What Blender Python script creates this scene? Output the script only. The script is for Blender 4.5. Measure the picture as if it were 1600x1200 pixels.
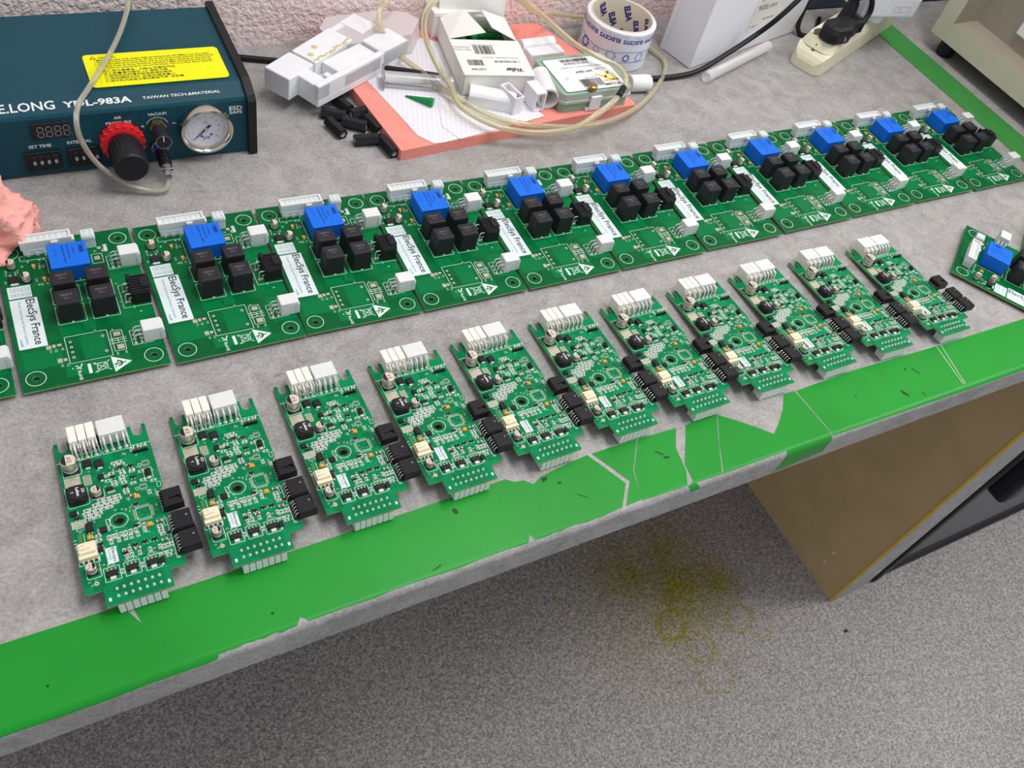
import bpy, bmesh, math, random
from math import sin, cos, pi, radians, atan
from mathutils import Vector, Matrix
from mathutils.geometry import tessellate_polygon

S = bpy.context.scene
for o in list(bpy.data.objects): bpy.data.objects.remove(o)
COL = S.collection

# ------------------------------------------------------------------ camera
F = Vector((0.42140633, 0.48928541, -0.76355517))
R = Vector((0.87657449, -0.4355808, 0.20466197))
UPV = Vector((0.23245186, 0.75555884, 0.61245161))
cam_d = bpy.data.cameras.new('camera'); cam = bpy.data.objects.new('camera', cam_d); COL.objects.link(cam)
m = Matrix.Identity(4)
for i in range(3):
    m[i][0] = R[i]; m[i][1] = UPV[i]; m[i][2] = -F[i]
m[0][3], m[1][3], m[2][3] = -0.51583796, -0.51591148, 0.54570965
cam.matrix_world = m
cam_d.sensor_fit = 'HORIZONTAL'; cam_d.sensor_width = 36.0
cam_d.lens = 1358.5475 / 1600 * 36.0
cam_d.clip_start = 0.02; cam_d.clip_end = 50
S.camera = cam

# ------------------------------------------------------------------ world, lamps, exposure
w = bpy.data.worlds.new('room_light'); S.world = w; w.use_nodes = True
bg = w.node_tree.nodes['Background']
bg.inputs[0].default_value = (0.90, 0.94, 1.0, 1); bg.inputs[1].default_value = 0.56

def lamp(name, loc, target, sx, sy, power, col=(1, 1, 1)):
    d = bpy.data.lights.new(name, 'AREA'); d.shape = 'RECTANGLE'; d.size = sx; d.size_y = sy
    d.energy = power; d.color = col
    o = bpy.data.objects.new(name, d); COL.objects.link(o); o.location = loc
    o.rotation_euler = (Vector(target) - Vector(loc)).to_track_quat('-Z', 'Y').to_euler()
    return o
lamp('ceiling_tube_light_a', (0.3, -0.05, 1.95), (0.1, 0.05, 0), 1.5, 0.35, 26, (1.0, 0.99, 0.98))
lamp('ceiling_tube_light_b', (2.1, -0.8, 2.0), (1.1, -0.5, -0.7), 0.6, 1.4, 34, (1.0, 0.97, 0.95))
S.view_settings.view_transform = 'Standard'; S.view_settings.look = 'None'
S.view_settings.exposure = 0.05; S.view_settings.gamma = 1.0
S.view_settings.use_curve_mapping = False

# ------------------------------------------------------------------ materials
def lin(c):
    return tuple((x / 12.92 if x <= 0.04045 else ((x + 0.055) / 1.055) ** 2.4) for x in c)
def rgb(r, g, b): return lin((r / 255, g / 255, b / 255)) + (1,)
def nm(name):
    mt = bpy.data.materials.new(name); mt.use_nodes = True
    return mt, mt.node_tree, mt.node_tree.nodes['Principled BSDF']
def node(t, typ, **kw):
    n = t.nodes.new(typ)
    for k, v in kw.items(): setattr(n, k, v)
    return n
def coords(t, scale=(1, 1, 1), kind='Object', rot=(0, 0, 0), loc=(0, 0, 0)):
    tc = node(t, 'ShaderNodeTexCoord'); mp = node(t, 'ShaderNodeMapping')
    mp.inputs['Scale'].default_value = scale; mp.inputs['Rotation'].default_value = rot
    mp.inputs['Location'].default_value = loc
    t.links.new(tc.outputs[kind], mp.inputs[0]); return mp.outputs[0]
def noise(t, vec, scale, detail=3, rough=0.5, dist=0.0):
    n = node(t, 'ShaderNodeTexNoise'); n.inputs['Scale'].default_value = scale
    n.inputs['Detail'].default_value = detail; n.inputs['Roughness'].default_value = rough
    n.inputs['Distortion'].default_value = dist
    if vec is not None: t.links.new(vec, n.inputs['Vector'])
    return n.outputs['Fac']
def ramp(t, fac, stops):
    r = node(t, 'ShaderNodeValToRGB'); e = r.color_ramp.elements
    e[0].position, e[0].color = stops[0]; e[1].position, e[1].color = stops[-1]
    for p, c in stops[1:-1]:
        x = e.new(p); x.color = c
    t.links.new(fac, r.inputs[0]); return r.outputs[0]
def mix(t, fac, a, b, mode='MIX'):
    n = node(t, 'ShaderNodeMix', data_type='RGBA', blend_type=mode)
    if isinstance(fac, (int, float)): n.inputs[0].default_value = fac
    else: t.links.new(fac, n.inputs[0])
    for sock, v in ((n.inputs[6], a), (n.inputs[7], b)):
        if isinstance(v, tuple): sock.default_value = v
        else: t.links.new(v, sock)
    return n.outputs[2]
def math_n(t, op, a, b=None, c=None, clamp=False):
    n = node(t, 'ShaderNodeMath', operation=op); n.use_clamp = clamp
    for i, v in enumerate((a, b, c)):
        if v is None: continue
        if isinstance(v, (int, float)): n.inputs[i].default_value = v
        else: t.links.new(v, n.inputs[i])
    return n.outputs[0]
def bump(t, b, h, strength=0.3, dist=0.001):
    n = node(t, 'ShaderNodeBump'); n.inputs['Strength'].default_value = strength
    n.inputs['Distance'].default_value = dist
    t.links.new(h, n.inputs['Height']); t.links.new(n.outputs[0], b.inputs['Normal'])
def mat(name, c, rough=0.5, metal=0.0, var=0.06, vs=300, trans=0.0, alpha=1.0, spec=0.28, bmp=0.0, coat=0.0, sss=0.0, emit=None):
    mt, t, b = nm(name); base = rgb(*c)
    if var > 0:
        f = noise(t, coords(t), vs, 3)
        dk = tuple(x * (1 - var) for x in base[:3]) + (1,); lt = tuple(min(1, x * (1 + var)) for x in base[:3]) + (1,)
        t.links.new(ramp(t, f, [(0.3, dk), (0.7, lt)]), b.inputs['Base Color'])
        if bmp: bump(t, b, f, bmp, 0.0006)
    else: b.inputs['Base Color'].default_value = base
    b.inputs['Roughness'].default_value = rough; b.inputs['Metallic'].default_value = metal
    b.inputs['Transmission Weight'].default_value = trans; b.inputs['Alpha'].default_value = alpha
    b.inputs['Specular IOR Level'].default_value = spec
    b.inputs['Coat Weight'].default_value = coat
    if sss: b.inputs['Subsurface Weight'].default_value = sss; b.inputs['Subsurface Scale'].default_value = 0.004
    if emit: b.inputs['Emission Color'].default_value = rgb(*emit[0]); b.inputs['Emission Strength'].default_value = emit[1]
    return mt

def make_table_mat():
    mt, t, b = nm('grey_concrete_laminate')
    v = coords(t); big = noise(t, v, 5, 6, 0.6, 0.6); med = noise(t, v, 38, 8, 0.72, 0.8); fine = noise(t, v, 420, 3, 0.6)
    c = ramp(t, big, [(0.3, rgb(132, 131, 130)), (0.5, rgb(148, 147, 145)), (0.7, rgb(163, 161, 160))])
    c = mix(t, 0.55, c, ramp(t, med, [(0.32, rgb(90, 89, 89)), (0.47, rgb(144, 142, 141)), (0.62, rgb(180, 178, 176))]))
    c = mix(t, 0.35, c, ramp(t, fine, [(0.35, rgb(128, 125, 122)), (0.65, rgb(190, 187, 183))]))
    st = noise(t, coords(t, (1.0, 3.5, 1), rot=(0, 0, 0.9)), 55, 6, 0.75, 1.5)
    c = mix(t, ramp(t, st, [(0.60, (0, 0, 0, 1)), (0.70, (1, 1, 1, 1))]), c, mix(t, 0.62, c, rgb(92, 90, 90)))
    sp = noise(t, v, 900, 1, 0.5)
    c = mix(t, ramp(t, sp, [(0.76, (0, 0, 0, 1)), (0.80, (1, 1, 1, 1))]), c, rgb(80, 78, 76))
    t.links.new(c, b.inputs['Base Color']); b.inputs['Roughness'].default_value = 0.52
    bump(t, b, fine, 0.15, 0.0003); return mt
def make_floor_mat():
    mt, t, b = nm('speckled_grey_vinyl')
    v = coords(t); a = noise(t, v, 380, 2, 0.7); a2 = noise(t, v, 190, 3, 0.7); big = noise(t, v, 3, 5, 0.6)
    c = ramp(t, a, [(0.36, rgb(78, 76, 76)), (0.50, rgb(138, 134, 133)), (0.64, rgb(205, 200, 198))])
    c = mix(t, 0.45, c, ramp(t, a2, [(0.38, rgb(84, 82, 82)), (0.62, rgb(182, 177, 175))]))
    c = mix(t, 0.3, c, ramp(t, big, [(0.3, rgb(118, 114, 113)), (0.7, rgb(158, 153, 151))]))
    # yellow spill: rings and soft blobs that stay on the vinyl
    sep = node(t, 'ShaderNodeSeparateXYZ'); t.links.new(v, sep.inputs[0])
    dn = noise(t, v, 22, 4, 0.6); dn2 = noise(t, v, 60, 3, 0.7)
    total = None
    def dist(cx, cy):
        dx = math_n(t, 'SUBTRACT', sep.outputs[0], cx); dy = math_n(t, 'SUBTRACT', sep.outputs[1], cy)
        d = math_n(t, 'SQRT', math_n(t, 'ADD', math_n(t, 'MULTIPLY', dx, dx), math_n(t, 'MULTIPLY', dy, dy)))
        return math_n(t, 'ADD', d, math_n(t, 'MULTIPLY', math_n(t, 'SUBTRACT', dn, 0.5), 0.03))
    def add(x):
        nonlocal total
        total = x if total is None else math_n(t, 'MAXIMUM', total, x)
    for cx, cy, r, wd, k in ((0.214, -0.235, 0.024, 0.013, 1.1), (0.239, -0.286, 0.023, 0.008, 0.85), (0.240, -0.331, 0.026, 0.008, 0.6), (0.334, -0.268, 0.024, 0.009, 0.7), (0.358, -0.290, 0.024, 0.007, 0.5)):
        e = math_n(t, 'ABSOLUTE', math_n(t, 'SUBTRACT', dist(cx, cy), r))
        add(math_n(t, 'MULTIPLY', math_n(t, 'SUBTRACT', 1.0, math_n(t, 'DIVIDE', e, wd), clamp=True), k))
    for cx, cy, r, k in ((0.195, -0.130, 0.11, 0.85), (0.272, -0.118, 0.10, 0.85), (0.328, -0.196, 0.075, 1.0), (0.262, -0.182, 0.13, 1.05), (0.214, -0.225, 0.06, 0.8), (0.21, -0.19, 0.20, 0.5), (0.30, -0.19, 0.09, 0.8)):
        add(math_n(t, 'MULTIPLY', math_n(t, 'SUBTRACT', 1.0, math_n(t, 'DIVIDE', dist(cx, cy), r), clamp=True), k))
    fac = math_n(t, 'MULTIPLY', total, math_n(t, 'ADD', 0.45, dn2), clamp=True)
    c = mix(t, fac, c, mix(t, 1.0, c, rgb(228, 214, 60), 'MULTIPLY'))
    st = noise(t, v, 14, 2, 0.5)
    c = mix(t, ramp(t, st, [(0.76, (0, 0, 0, 1)), (0.80, (1, 1, 1, 1))]), c, rgb(75, 70, 68))
    t.links.new(c, b.inputs['Base Color']); b.inputs['Roughness'].default_value = 0.5
    return mt
def make_wall_mat():
    mt, t, b = nm('pink_stippled_plaster')
    v = coords(t); n1 = noise(t, v, 150, 3, 0.55, 0.3); n2 = noise(t, v, 10, 4)
    c = ramp(t, n2, [(0.3, rgb(244, 219, 216)), (0.7, rgb(252, 233, 230))])
    t.links.new(c, b.inputs['Base Color']); b.inputs['Roughness'].default_value = 0.8
    bump(t, b, ramp(t, n1, [(0.35, (0, 0, 0, 1)), (0.6, (1, 1, 1, 1))]), 0.55, 0.003); return mt
def make_pcb_mat(name, dark, light, bx):
    mt, t, b = nm(name); v = coords(t)
    br = node(t, 'ShaderNodeTexVoronoi', feature='F1', distance='CHEBYCHEV'); br.inputs['Scale'].default_value = bx
    t.links.new(v, br.inputs['Vector'])
    sep = node(t, 'ShaderNodeSeparateColor'); t.links.new(br.outputs['Color'], sep.inputs[0])
    c = ramp(t, sep.outputs[0], [(0.35, rgb(*dark)), (0.65, rgb(*light))])
    n = noise(t, v, 25, 3); c = mix(t, 0.35, c, ramp(t, n, [(0.35, rgb(*dark)), (0.65, rgb(*light))]))
    t.links.new(c, b.inputs['Base Color']); b.inputs['Roughness'].default_value = 0.34
    b.inputs['Specular IOR Level'].default_value = 0.12; return mt
def make_tape_mat(name, c0, rough=0.38):
    mt, t, b = nm(name); v = coords(t); n = noise(t, v, 9, 5, 0.6); f = noise(t, v, 700, 2)
    a = rgb(*c0); dk = tuple(x * 0.86 for x in a[:3]) + (1,)
    c = ramp(t, n, [(0.35, dk), (0.65, a)]); s = noise(t, coords(t, (1, 1, 1), loc=(3, 1, 0)), 30, 5, 0.7)
    c = mix(t, ramp(t, s, [(0.735, (0, 0, 0, 1)), (0.76, (1, 1, 1, 1))]), c, rgb(30, 70, 35))
    s2 = noise(t, coords(t, (1, 1, 1), loc=(7, 5, 0)), 60, 3, 0.7)
    c = mix(t, ramp(t, s2, [(0.76, (0, 0, 0, 1)), (0.78, (1, 1, 1, 1))]), c, rgb(150, 205, 150))
    t.links.new(c, b.inputs['Base Color']); b.inputs['Roughness'].default_value = rough; b.inputs['Specular IOR Level'].default_value = 0.25
    bump(t, b, f, 0.08, 0.0003); return mt
def make_paper_mat():
    mt, t, b = nm('squared_paper'); v = coords(t, (1, 1, 1), rot=(0, 0, 0.35)); sep = node(t, 'ShaderNodeSeparateXYZ'); t.links.new(v, sep.inputs[0])
    g = None
    for i in (0, 1):
        fr = math_n(t, 'FRACT', math_n(t, 'MULTIPLY', sep.outputs[i], 200.0)); l = math_n(t, 'LESS_THAN', fr, 0.10)
        g = l if g is None else math_n(t, 'MAXIMUM', g, l)
    t.links.new(mix(t, g, rgb(232, 230, 234), rgb(206, 207, 218)), b.inputs['Base Color']); b.inputs['Roughness'].default_value = 0.8
    return mt
def make_foam_mat():
    mt, t, b = nm('salmon_foam'); v = coords(t); n = noise(t, v, 900, 2); k = noise(t, v, 30, 3)
    c = mix(t, 0.5, ramp(t, n, [(0.3, rgb(226, 128, 114)), (0.7, rgb(248, 168, 154))]), ramp(t, k, [(0.3, rgb(234, 138, 124)), (0.7, rgb(244, 154, 140))]))
    t.links.new(c, b.inputs['Base Color']); b.inputs['Roughness'].default_value = 0.9; bump(t, b, n, 0.5, 0.001); return mt

M = {}
M['table'] = make_table_mat(); M['floor'] = make_floor_mat(); M['wall'] = make_wall_mat()
M['pcb_big'] = make_pcb_mat('green_solder_mask_dark', (0, 90, 46), (0, 106, 54), 55)
M['pcb_small'] = make_pcb_mat('green_solder_mask_bright', (0, 112, 66), (0, 136, 82), 120)
M['pcb_edge'] = mat('board_core_edge', (128, 168, 96), 0.6, var=0.1)
M['copper'] = mat('masked_copper_area', (0, 114, 60), 0.34, var=0.03, spec=0.12)
M['silk'] = mat('white_legend_ink', (222, 236, 226), 0.6, var=0.0)
M['silk_txt'] = mat('dark_legend_gap', (22, 62, 50), 0.5, var=0.0)
M['tin'] = mat('tinned_solder', (226, 226, 220), 0.35, 0.25, var=0.1, vs=1500)
M['gold'] = mat('gold_contact', (206, 170, 90), 0.3, 0.9, var=0)
M['pad'] = mat('bare_tinned_pad', (206, 198, 178), 0.35, 0.55, var=0.04)
M['nylon'] = mat('white_nylon', (242, 239, 228), 0.42, var=0.02, sss=0.25)
M['nylon2'] = mat('translucent_nylon', (222, 226, 224), 0.4, var=0.02, sss=0.35)
M['cell'] = mat('nylon_cavity', (196, 202, 202), 0.6, var=0.0)
M['black'] = mat('black_plastic', (27, 28, 31), 0.42, var=0.15)
M['ic'] = mat('black_epoxy', (34, 33, 36), 0.5, var=0.15)
M['relay'] = mat('black_relay_plastic', (36, 37, 41), 0.5, var=0.08, bmp=0.1)
M['mark'] = mat('grey_laser_mark', (120, 120, 122), 0.6, var=0)
M['blue'] = mat('blue_sensor_plastic', (12, 108, 222), 0.45, var=0.03)
M['bluemark'] = mat('navy_ink', (8, 40, 120), 0.6, var=0)
M['alu'] = mat('capacitor_can', (206, 200, 184), 0.3, 0.6, var=0.05)
M['captop'] = mat('capacitor_top', (222, 208, 190), 0.4, 0.1, var=0.04)
M['tant'] = mat('orange_tantalum', (226, 158, 52), 0.45, var=0.05)
M['cream'] = mat('cream_plastic', (240, 228, 196), 0.5, var=0.02)
M['brown'] = mat('brown_ceramic', (142, 104, 82), 0.45, var=0.1)
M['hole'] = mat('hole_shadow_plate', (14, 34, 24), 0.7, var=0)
M['label'] = mat('pale_board_label', (218, 232, 232), 0.5, var=0.0)
M['ink'] = mat('black_ink', (34, 34, 40), 0.6, var=0)
M['grey_ink'] = mat('grey_ink', (110, 112, 118), 0.6, var=0)
M['tape'] = make_tape_mat('green_floor_tape', (26, 148, 44)); M['tape_edge'] = make_tape_mat('green_matt_tape', (62, 142, 66), 0.6)
M['torn'] = mat('torn_tape_backing', (214, 214, 210), 0.7, var=0.08)
M['teal'] = mat('teal_painted_steel', (10, 68, 82), 0.42, var=0.07, vs=25)
M['white_paint'] = mat('white_print', (226, 230, 228), 0.5, var=0)
M['yellow'] = mat('yellow_label', (238, 236, 12), 0.45, var=0.03, vs=60)
M['chrome'] = mat('chrome', (214, 206, 194), 0.16, 1.0, var=0)
M['brass'] = mat('brass', (168, 138, 92), 0.3, 0.9, var=0)
M['dial'] = mat('gauge_dial', (222, 220, 226), 0.45, var=0)
M['red'] = mat('red_plastic', (214, 36, 40), 0.35, var=0.03)
M['bluering'] = mat('blue_ring', (40, 64, 196), 0.4, var=0)
M['clear'] = mat('clear_plastic', (236, 236, 236), 0.18, var=0, trans=0.85)
M['hose'] = mat('yellowed_clear_hose', (240, 234, 200), 0.16, var=0.02, trans=0.72)
M['hose2'] = mat('greyish_clear_hose', (230, 226, 206), 0.16, var=0.02, trans=0.72)
M['cable'] = mat('black_rubber_cable', (26, 26, 28), 0.4, var=0.1)
M['foam'] = make_foam_mat(); M['paper'] = make_paper_mat()
M['acrylic'] = mat('machined_white_plastic', (232, 233, 236), 0.32, var=0.03, vs=80, sss=0.15)
M['card'] = mat('white_card', (236, 233, 226), 0.7, var=0.02)
M['card2'] = mat('white_gloss_card', (238, 238, 242), 0.45, var=0.01)
M['film'] = mat('frosted_film', (246, 240, 240), 0.35, var=0.02, trans=0.35, alpha=0.6)
M['greentip'] = mat('green_polypropylene', (0, 150, 72), 0.3, var=0.05, trans=0.25)
M['greencase'] = mat('green_tinted_case', (172, 216, 186), 0.25, var=0.04, vs=60, trans=0.4)
M['greenfill'] = mat('green_needle_fill', (60, 150, 105), 0.6, var=0.2, vs=120)
M['caserim'] = mat('frosted_case_rim', (216, 220, 212), 0.35, var=0.02, trans=0.35)
M['logo'] = mat('yellow_ink', (238, 206, 36), 0.5, var=0)
M['tapewhite'] = mat('printed_packing_tape', (230, 232, 238), 0.35, var=0.03, vs=60)
M['core'] = mat('cardboard_core', (222, 212, 192), 0.7, var=0.03)
M['violet'] = mat('violet_ink', (64, 44, 142), 0.6, var=0); M['lblue'] = mat('light_blue_ink', (150, 182, 222), 0.6, var=0); M['mblue'] = mat('mid_blue_ink', (70, 84, 170), 0.6, var=0)
M['strip'] = mat('aged_ivory_plastic', (232, 226, 198), 0.45, var=0.04, vs=40)
M['whitep'] = mat('white_gloss_plastic', (240, 240, 246), 0.3, var=0)
M['beige'] = mat('beige_instrument_paint', (206, 202, 182), 0.5, var=0.03, vs=30)
M['beige_in'] = mat('grey_beige_panel', (158, 150, 134), 0.55, var=0.06, vs=20)
M['slate'] = mat('slate_blue_paint', (66, 76, 90), 0.6, var=0.06, vs=20)
M['brown_board'] = mat('brown_fibreboard', (186, 163, 120), 0.75, var=0.07, vs=18)
M['glue'] = mat('yellow_edge_glue', (216, 176, 48), 0.5, var=0.08)
M['dgrey'] = mat('dark_grey_steel', (104, 104, 106), 0.5, var=0.04)
M['pink'] = mat('pink_cloth', (240, 172, 160), 0.75, var=0.07, vs=60, bmp=0.2)
M['smear'] = mat('dried_yellow_glue', (206, 196, 130), 0.25, var=0.1)
M['scuff'] = mat('black_rubber_scuff', (24, 62, 34), 0.5, var=0.3)
M['rust'] = mat('rust_stain', (150, 96, 40), 0.7, var=0.2)

# ------------------------------------------------------------------ mesh builder
_txt = {}
def text_geo(s, bold=0.0):
    k = (s, bold)
    if k in _txt: return _txt[k]
    cu = bpy.data.curves.new('txt', 'FONT'); cu.body = s; cu.size = 1.0; cu.resolution_u = 2; cu.offset = bold
    ob = bpy.data.objects.new('txt', cu); COL.objects.link(ob)
    me = bpy.data.meshes.new_from_object(ob.evaluated_get(bpy.context.evaluated_depsgraph_get()))
    vs = [v.co.copy() for v in me.vertices]; fs = [tuple(p.vertices) for p in me.polygons]
    bpy.data.objects.remove(ob); bpy.data.curves.remove(cu); bpy.data.meshes.remove(me)
    if not vs: vs = [Vector((0, 0, 0))]
    x0 = min(v.x for v in vs); x1 = max(v.x for v in vs); y1 = max(v.y for v in vs)
    _txt[k] = (vs, fs, x0, x1, y1); return _txt[k]

class MB:
    def __init__(s, sc=1.0, off=(0, 0, 0)):
        s.v = []; s.f = []; s.mi = []; s.mats = []; s.sc = sc; s.off = Vector(off); s.sm = []
        s.T = Matrix.Identity(4)
    def mid(s, k):
        if k not in s.mats: s.mats.append(k)
        return s.mats.index(k)
    def add(s, vs, fs, k, smooth=False):
        n = len(s.v); i = s.mid(k)
        s.v += [s.T @ Vector(v) for v in vs]
        for f in fs: s.f.append(tuple(n + a for a in f)); s.mi.append(i); s.sm.append(smooth)
    def box(s, x0, x1, y0, y1, z0, z1, k, bev=0.0, seg=1, taper=0.0):
        bm = bmesh.new()
        t = taper
        vs = [bm.verts.new(c) for c in ((x0, y0, z0), (x1, y0, z0), (x1, y1, z0), (x0, y1, z0), (x0 + t, y0 + t, z1), (x1 - t, y0 + t, z1), (x1 - t, y1 - t, z1), (x0 + t, y1 - t, z1))]
        for f in ((3, 2, 1, 0), (4, 5, 6, 7), (0, 1, 5, 4), (1, 2, 6, 5), (2, 3, 7, 6), (3, 0, 4, 7)): bm.faces.new([vs[i] for i in f])
        if bev: bmesh.ops.bevel(bm, geom=bm.edges[:], offset=bev, segments=seg, affect='EDGES', profile=0.5)
        s.bm(bm, k)
    def bm(s, bm, k, smooth=False):
        bm.verts.index_update()
        s.add([v.co.copy() for v in bm.verts], [tuple(v.index for v in f.verts) for f in bm.faces], k, smooth); bm.free()
    def prism(s, outer, z0, z1, kt, ks=None, holes=()):
        ks = ks or kt; loops = [list(outer)] + [list(h) for h in holes]
        tris = tessellate_polygon([[Vector((x, y, 0)) for x, y in l] for l in loops])
        pts = [p for l in loops for p in l]; n = len(pts)
        area = lambda a, b, c: (b[0] - a[0]) * (c[1] - a[1]) - (b[1] - a[1]) * (c[0] - a[0])
        T = [tr if area(*[pts[i] for i in tr]) > 0 else (tr[0], tr[2], tr[1]) for tr in tris]
        s.add([(x, y, z1) for x, y in pts], T, kt); s.add([(x, y, z0) for x, y in pts], [(a, c, b) for a, b, c in T], kt)
        for li, l in enumerate(loops):
            ar = sum(l[i][0] * l[(i + 1) % len(l)][1] - l[(i + 1) % len(l)][0] * l[i][1] for i in range(len(l)))
            ccw = ar > 0
            if li: ccw = not ccw
            N = len(l); vv = [(x, y, z0) for x, y in l] + [(x, y, z1) for x, y in l]
            s.add(vv, [((i, (i + 1) % N, N + (i + 1) % N, N + i) if ccw else (N + i, N + (i + 1) % N, (i + 1) % N, i)) for i in range(N)], ks)
    def flat(s, pts, z, k):
        pts = list(pts); tr = tessellate_polygon([[Vector((x, y, 0)) for x, y in pts]])
        area = lambda a, b, c: (b[0] - a[0]) * (c[1] - a[1]) - (b[1] - a[1]) * (c[0] - a[0])
        s.add([(x, y, z) for x, y in pts], [t if area(*[pts[i] for i in t]) > 0 else (t[0], t[2], t[1]) for t in tr], k)
    def rect(s, x0, x1, y0, y1, z, k): s.add([(x0, y0, z), (x1, y0, z), (x1, y1, z), (x0, y1, z)], [(0, 1, 2, 3)], k)
    def line(s, x0, y0, x1, y1, w, z, k):
        d = Vector((x1 - x0, y1 - y0)); L = d.length or 1; d /= L; nx, ny = -d.y * w / 2, d.x * w / 2; ex, ey = d.x * w / 2, d.y * w / 2
        s.add([(x0 - ex - nx, y0 - ey - ny, z), (x1 + ex - nx, y1 + ey - ny, z), (x1 + ex + nx, y1 + ey + ny, z), (x0 - ex + nx, y0 - ey + ny, z)], [(0, 1, 2, 3)], k)
    def frame(s, x0, x1, y0, y1, w, z, k):
        for a in ((x0, y0, x1, y0), (x1, y0, x1, y1), (x1, y1, x0, y1), (x0, y1, x0, y0)): s.line(*a, w, z, k)
    def poly(s, pts, w, z, k, close=False):
        pts = list(pts) + ([pts[0]] if close else [])
        for a, b in zip(pts, pts[1:]): s.line(*a, *b, w, z, k)
    def ring(s, cx, cy, r0, r1, z, k, n=32, a0=0, a1=2 * pi):
        full = abs(a1 - a0 - 2 * pi) < 1e-6; c = n if full else n + 1
        vs = []
        for i in range(c):
            a = a0 + (a1 - a0) * i / n; vs += [(cx + r0 * cos(a), cy + r0 * sin(a), z), (cx + r1 * cos(a), cy + r1 * sin(a), z)]
        s.add(vs, [(2 * i, 2 * i + 1, 2 * ((i + 1) % c) + 1, 2 * ((i + 1) % c)) for i in range(n)], k)
    def disc(s, cx, cy, r, z, k, n=20): s.add([(cx + r * cos(2 * pi * i / n), cy + r * sin(2 * pi * i / n), z) for i in range(n)], [tuple(range(n))], k)
    def lathe(s, prof, k, n=24, cx=0, cy=0, smooth=True, caps=True):
        vs = []
        for r, z in prof: vs += [(cx + r * cos(2 * pi * i / n), cy + r * sin(2 * pi * i / n), z) for i in range(n)]
        fs = [(j * n + i, j * n + (i + 1) % n, (j + 1) * n + (i + 1) % n, (j + 1) * n + i) for j in range(len(prof) - 1) for i in range(n)]
        s.add(vs, fs, k, smooth)
        if caps:
            s.add([vs[i] for i in range(n)][::-1], [tuple(range(n))], k); s.add([vs[(len(prof) - 1) * n + i] for i in range(n)], [tuple(range(n))], k)
    def cyl(s, cx, cy, r, z0, z1, k, n=20, bev=0.0):
        if bev: s.lathe([(r, z0), (r, z1 - bev), (r - bev, z1)], k, n, cx, cy)
        else: s.lathe([(r, z0), (r, z1)], k, n, cx, cy)
    def tube(s, pts, r, k, n=8, smooth=True, closed_ends=True, curve=0):
        P = [Vector(p) for p in pts]
        if curve:
            Q = []; E = [P[0] * 2 - P[1]] + P + [P[-1] * 2 - P[-2]]
            for i in range(1, len(E) - 2):
                for j in range(curve):
                    u = j / curve; a, b, c, d = E[i - 1], E[i], E[i + 1], E[i + 2]
                    Q.append(0.5 * ((2 * b) + (c - a) * u + (2 * a - 5 * b + 4 * c - d) * u * u + (3 * b - a - 3 * c + d) * u ** 3))
            P = Q + [P[-1]]
        t0 = (P[1] - P[0]).normalized(); up = Vector((0, 0, 1)) if abs(t0.z) < 0.9 else Vector((1, 0, 0)); nrm = t0.cross(up).normalized(); vs = []
        for i, p in enumerate(P):
            t = (P[min(i + 1, len(P) - 1)] - P[max(i - 1, 0)]).normalized(); nrm = (nrm - t * nrm.dot(t)).normalized(); bn = t.cross(nrm)
            rr = r(i / (len(P) - 1)) if callable(r) else r
            vs += [p + (nrm * cos(2 * pi * j / n) + bn * sin(2 * pi * j / n)) * rr for j in range(n)]
        s.add(vs, [(i * n + j, i * n + (j + 1) % n, (i + 1) * n + (j + 1) % n, (i + 1) * n + j) for i in range(len(P) - 1) for j in range(n)], k, smooth)
        if closed_ends:
            s.add(vs[:n][::-1], [tuple(range(n))], k); s.add(vs[-n:], [tuple(range(n))], k)
    def text(s, t, x, y, size, z, k, rot=0.0, bold=0.0, width=None, plane=None, align='L'):
        vs, fs, x0, x1, y1 = text_geo(t, bold); sx = size
        if width: sx = width / max(1e-6, x1 - x0)
        ox = -x0 if align == 'L' else -(x0 + x1) / 2
        c, si = cos(rot), sin(rot); out = []
        for v in vs:
            a, b = (v.x + ox) * sx, v.y * size; px, py = x + a * c - b * si, y + a * si + b * c
            out.append(plane(px, py) if plane else (px, py, z))
        s.add(out, fs, k)
    def build(s, name, parent=None, recalc=False, loc=None):
        me = bpy.data.meshes.new(name)
        me.from_pydata([(v * s.sc + s.off)[:] for v in s.v], [], s.f)
        for k in s.mats: me.materials.append(M[k])
        me.polygons.foreach_set('material_index', s.mi); me.polygons.foreach_set('use_smooth', s.sm); me.update()
        if recalc:
            b = bmesh.new(); b.from_mesh(me); bmesh.ops.recalc_face_normals(b, faces=b.faces[:]); b.to_mesh(me); b.free()
        if any(s.sm):
            try: me.set_sharp_from_angle(angle=radians(40))
            except Exception: pass
        o = bpy.data.objects.new(name, me); COL.objects.link(o)
        if parent: o.parent = parent
        if loc: o.location = loc
        return o
def tag(o, label, cat, group=None, kind=None):
    if label: o['label'] = label
    if cat: o['category'] = cat
    if group: o['group'] = group
    if kind: o['kind'] = kind
    return o
def thing(name, label, cat, loc=(0, 0, 0), rz=0.0, group=None):
    o = bpy.data.objects.new(name, None); COL.objects.link(o); o.empty_display_size = 0.02
    o.location = loc; o.rotation_euler = (0, 0, rz); return tag(o, label, cat, group)
def copy_tree(o, parent=None):
    c = o.copy(); COL.objects.link(c)
    if parent: c.parent = parent
    for ch in [x for x in kids.get(o.name, [])]: copy_tree(ch, c)
    return c
kids = {}
def index_kids():
    kids.clear()
    for x in bpy.data.objects:
        if x.parent: kids.setdefault(x.parent.name, []).append(x)
def dup_part(o, parent, dx, dy, dz=0.0, rz=0.0):
    """another copy of a part (sharing its mesh) shifted within the same thing"""
    c = o.copy(); COL.objects.link(c); c.parent = parent; c.location = Vector(o.location) + Vector((dx, dy, dz)); c.rotation_euler = (0, 0, rz); return c

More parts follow.
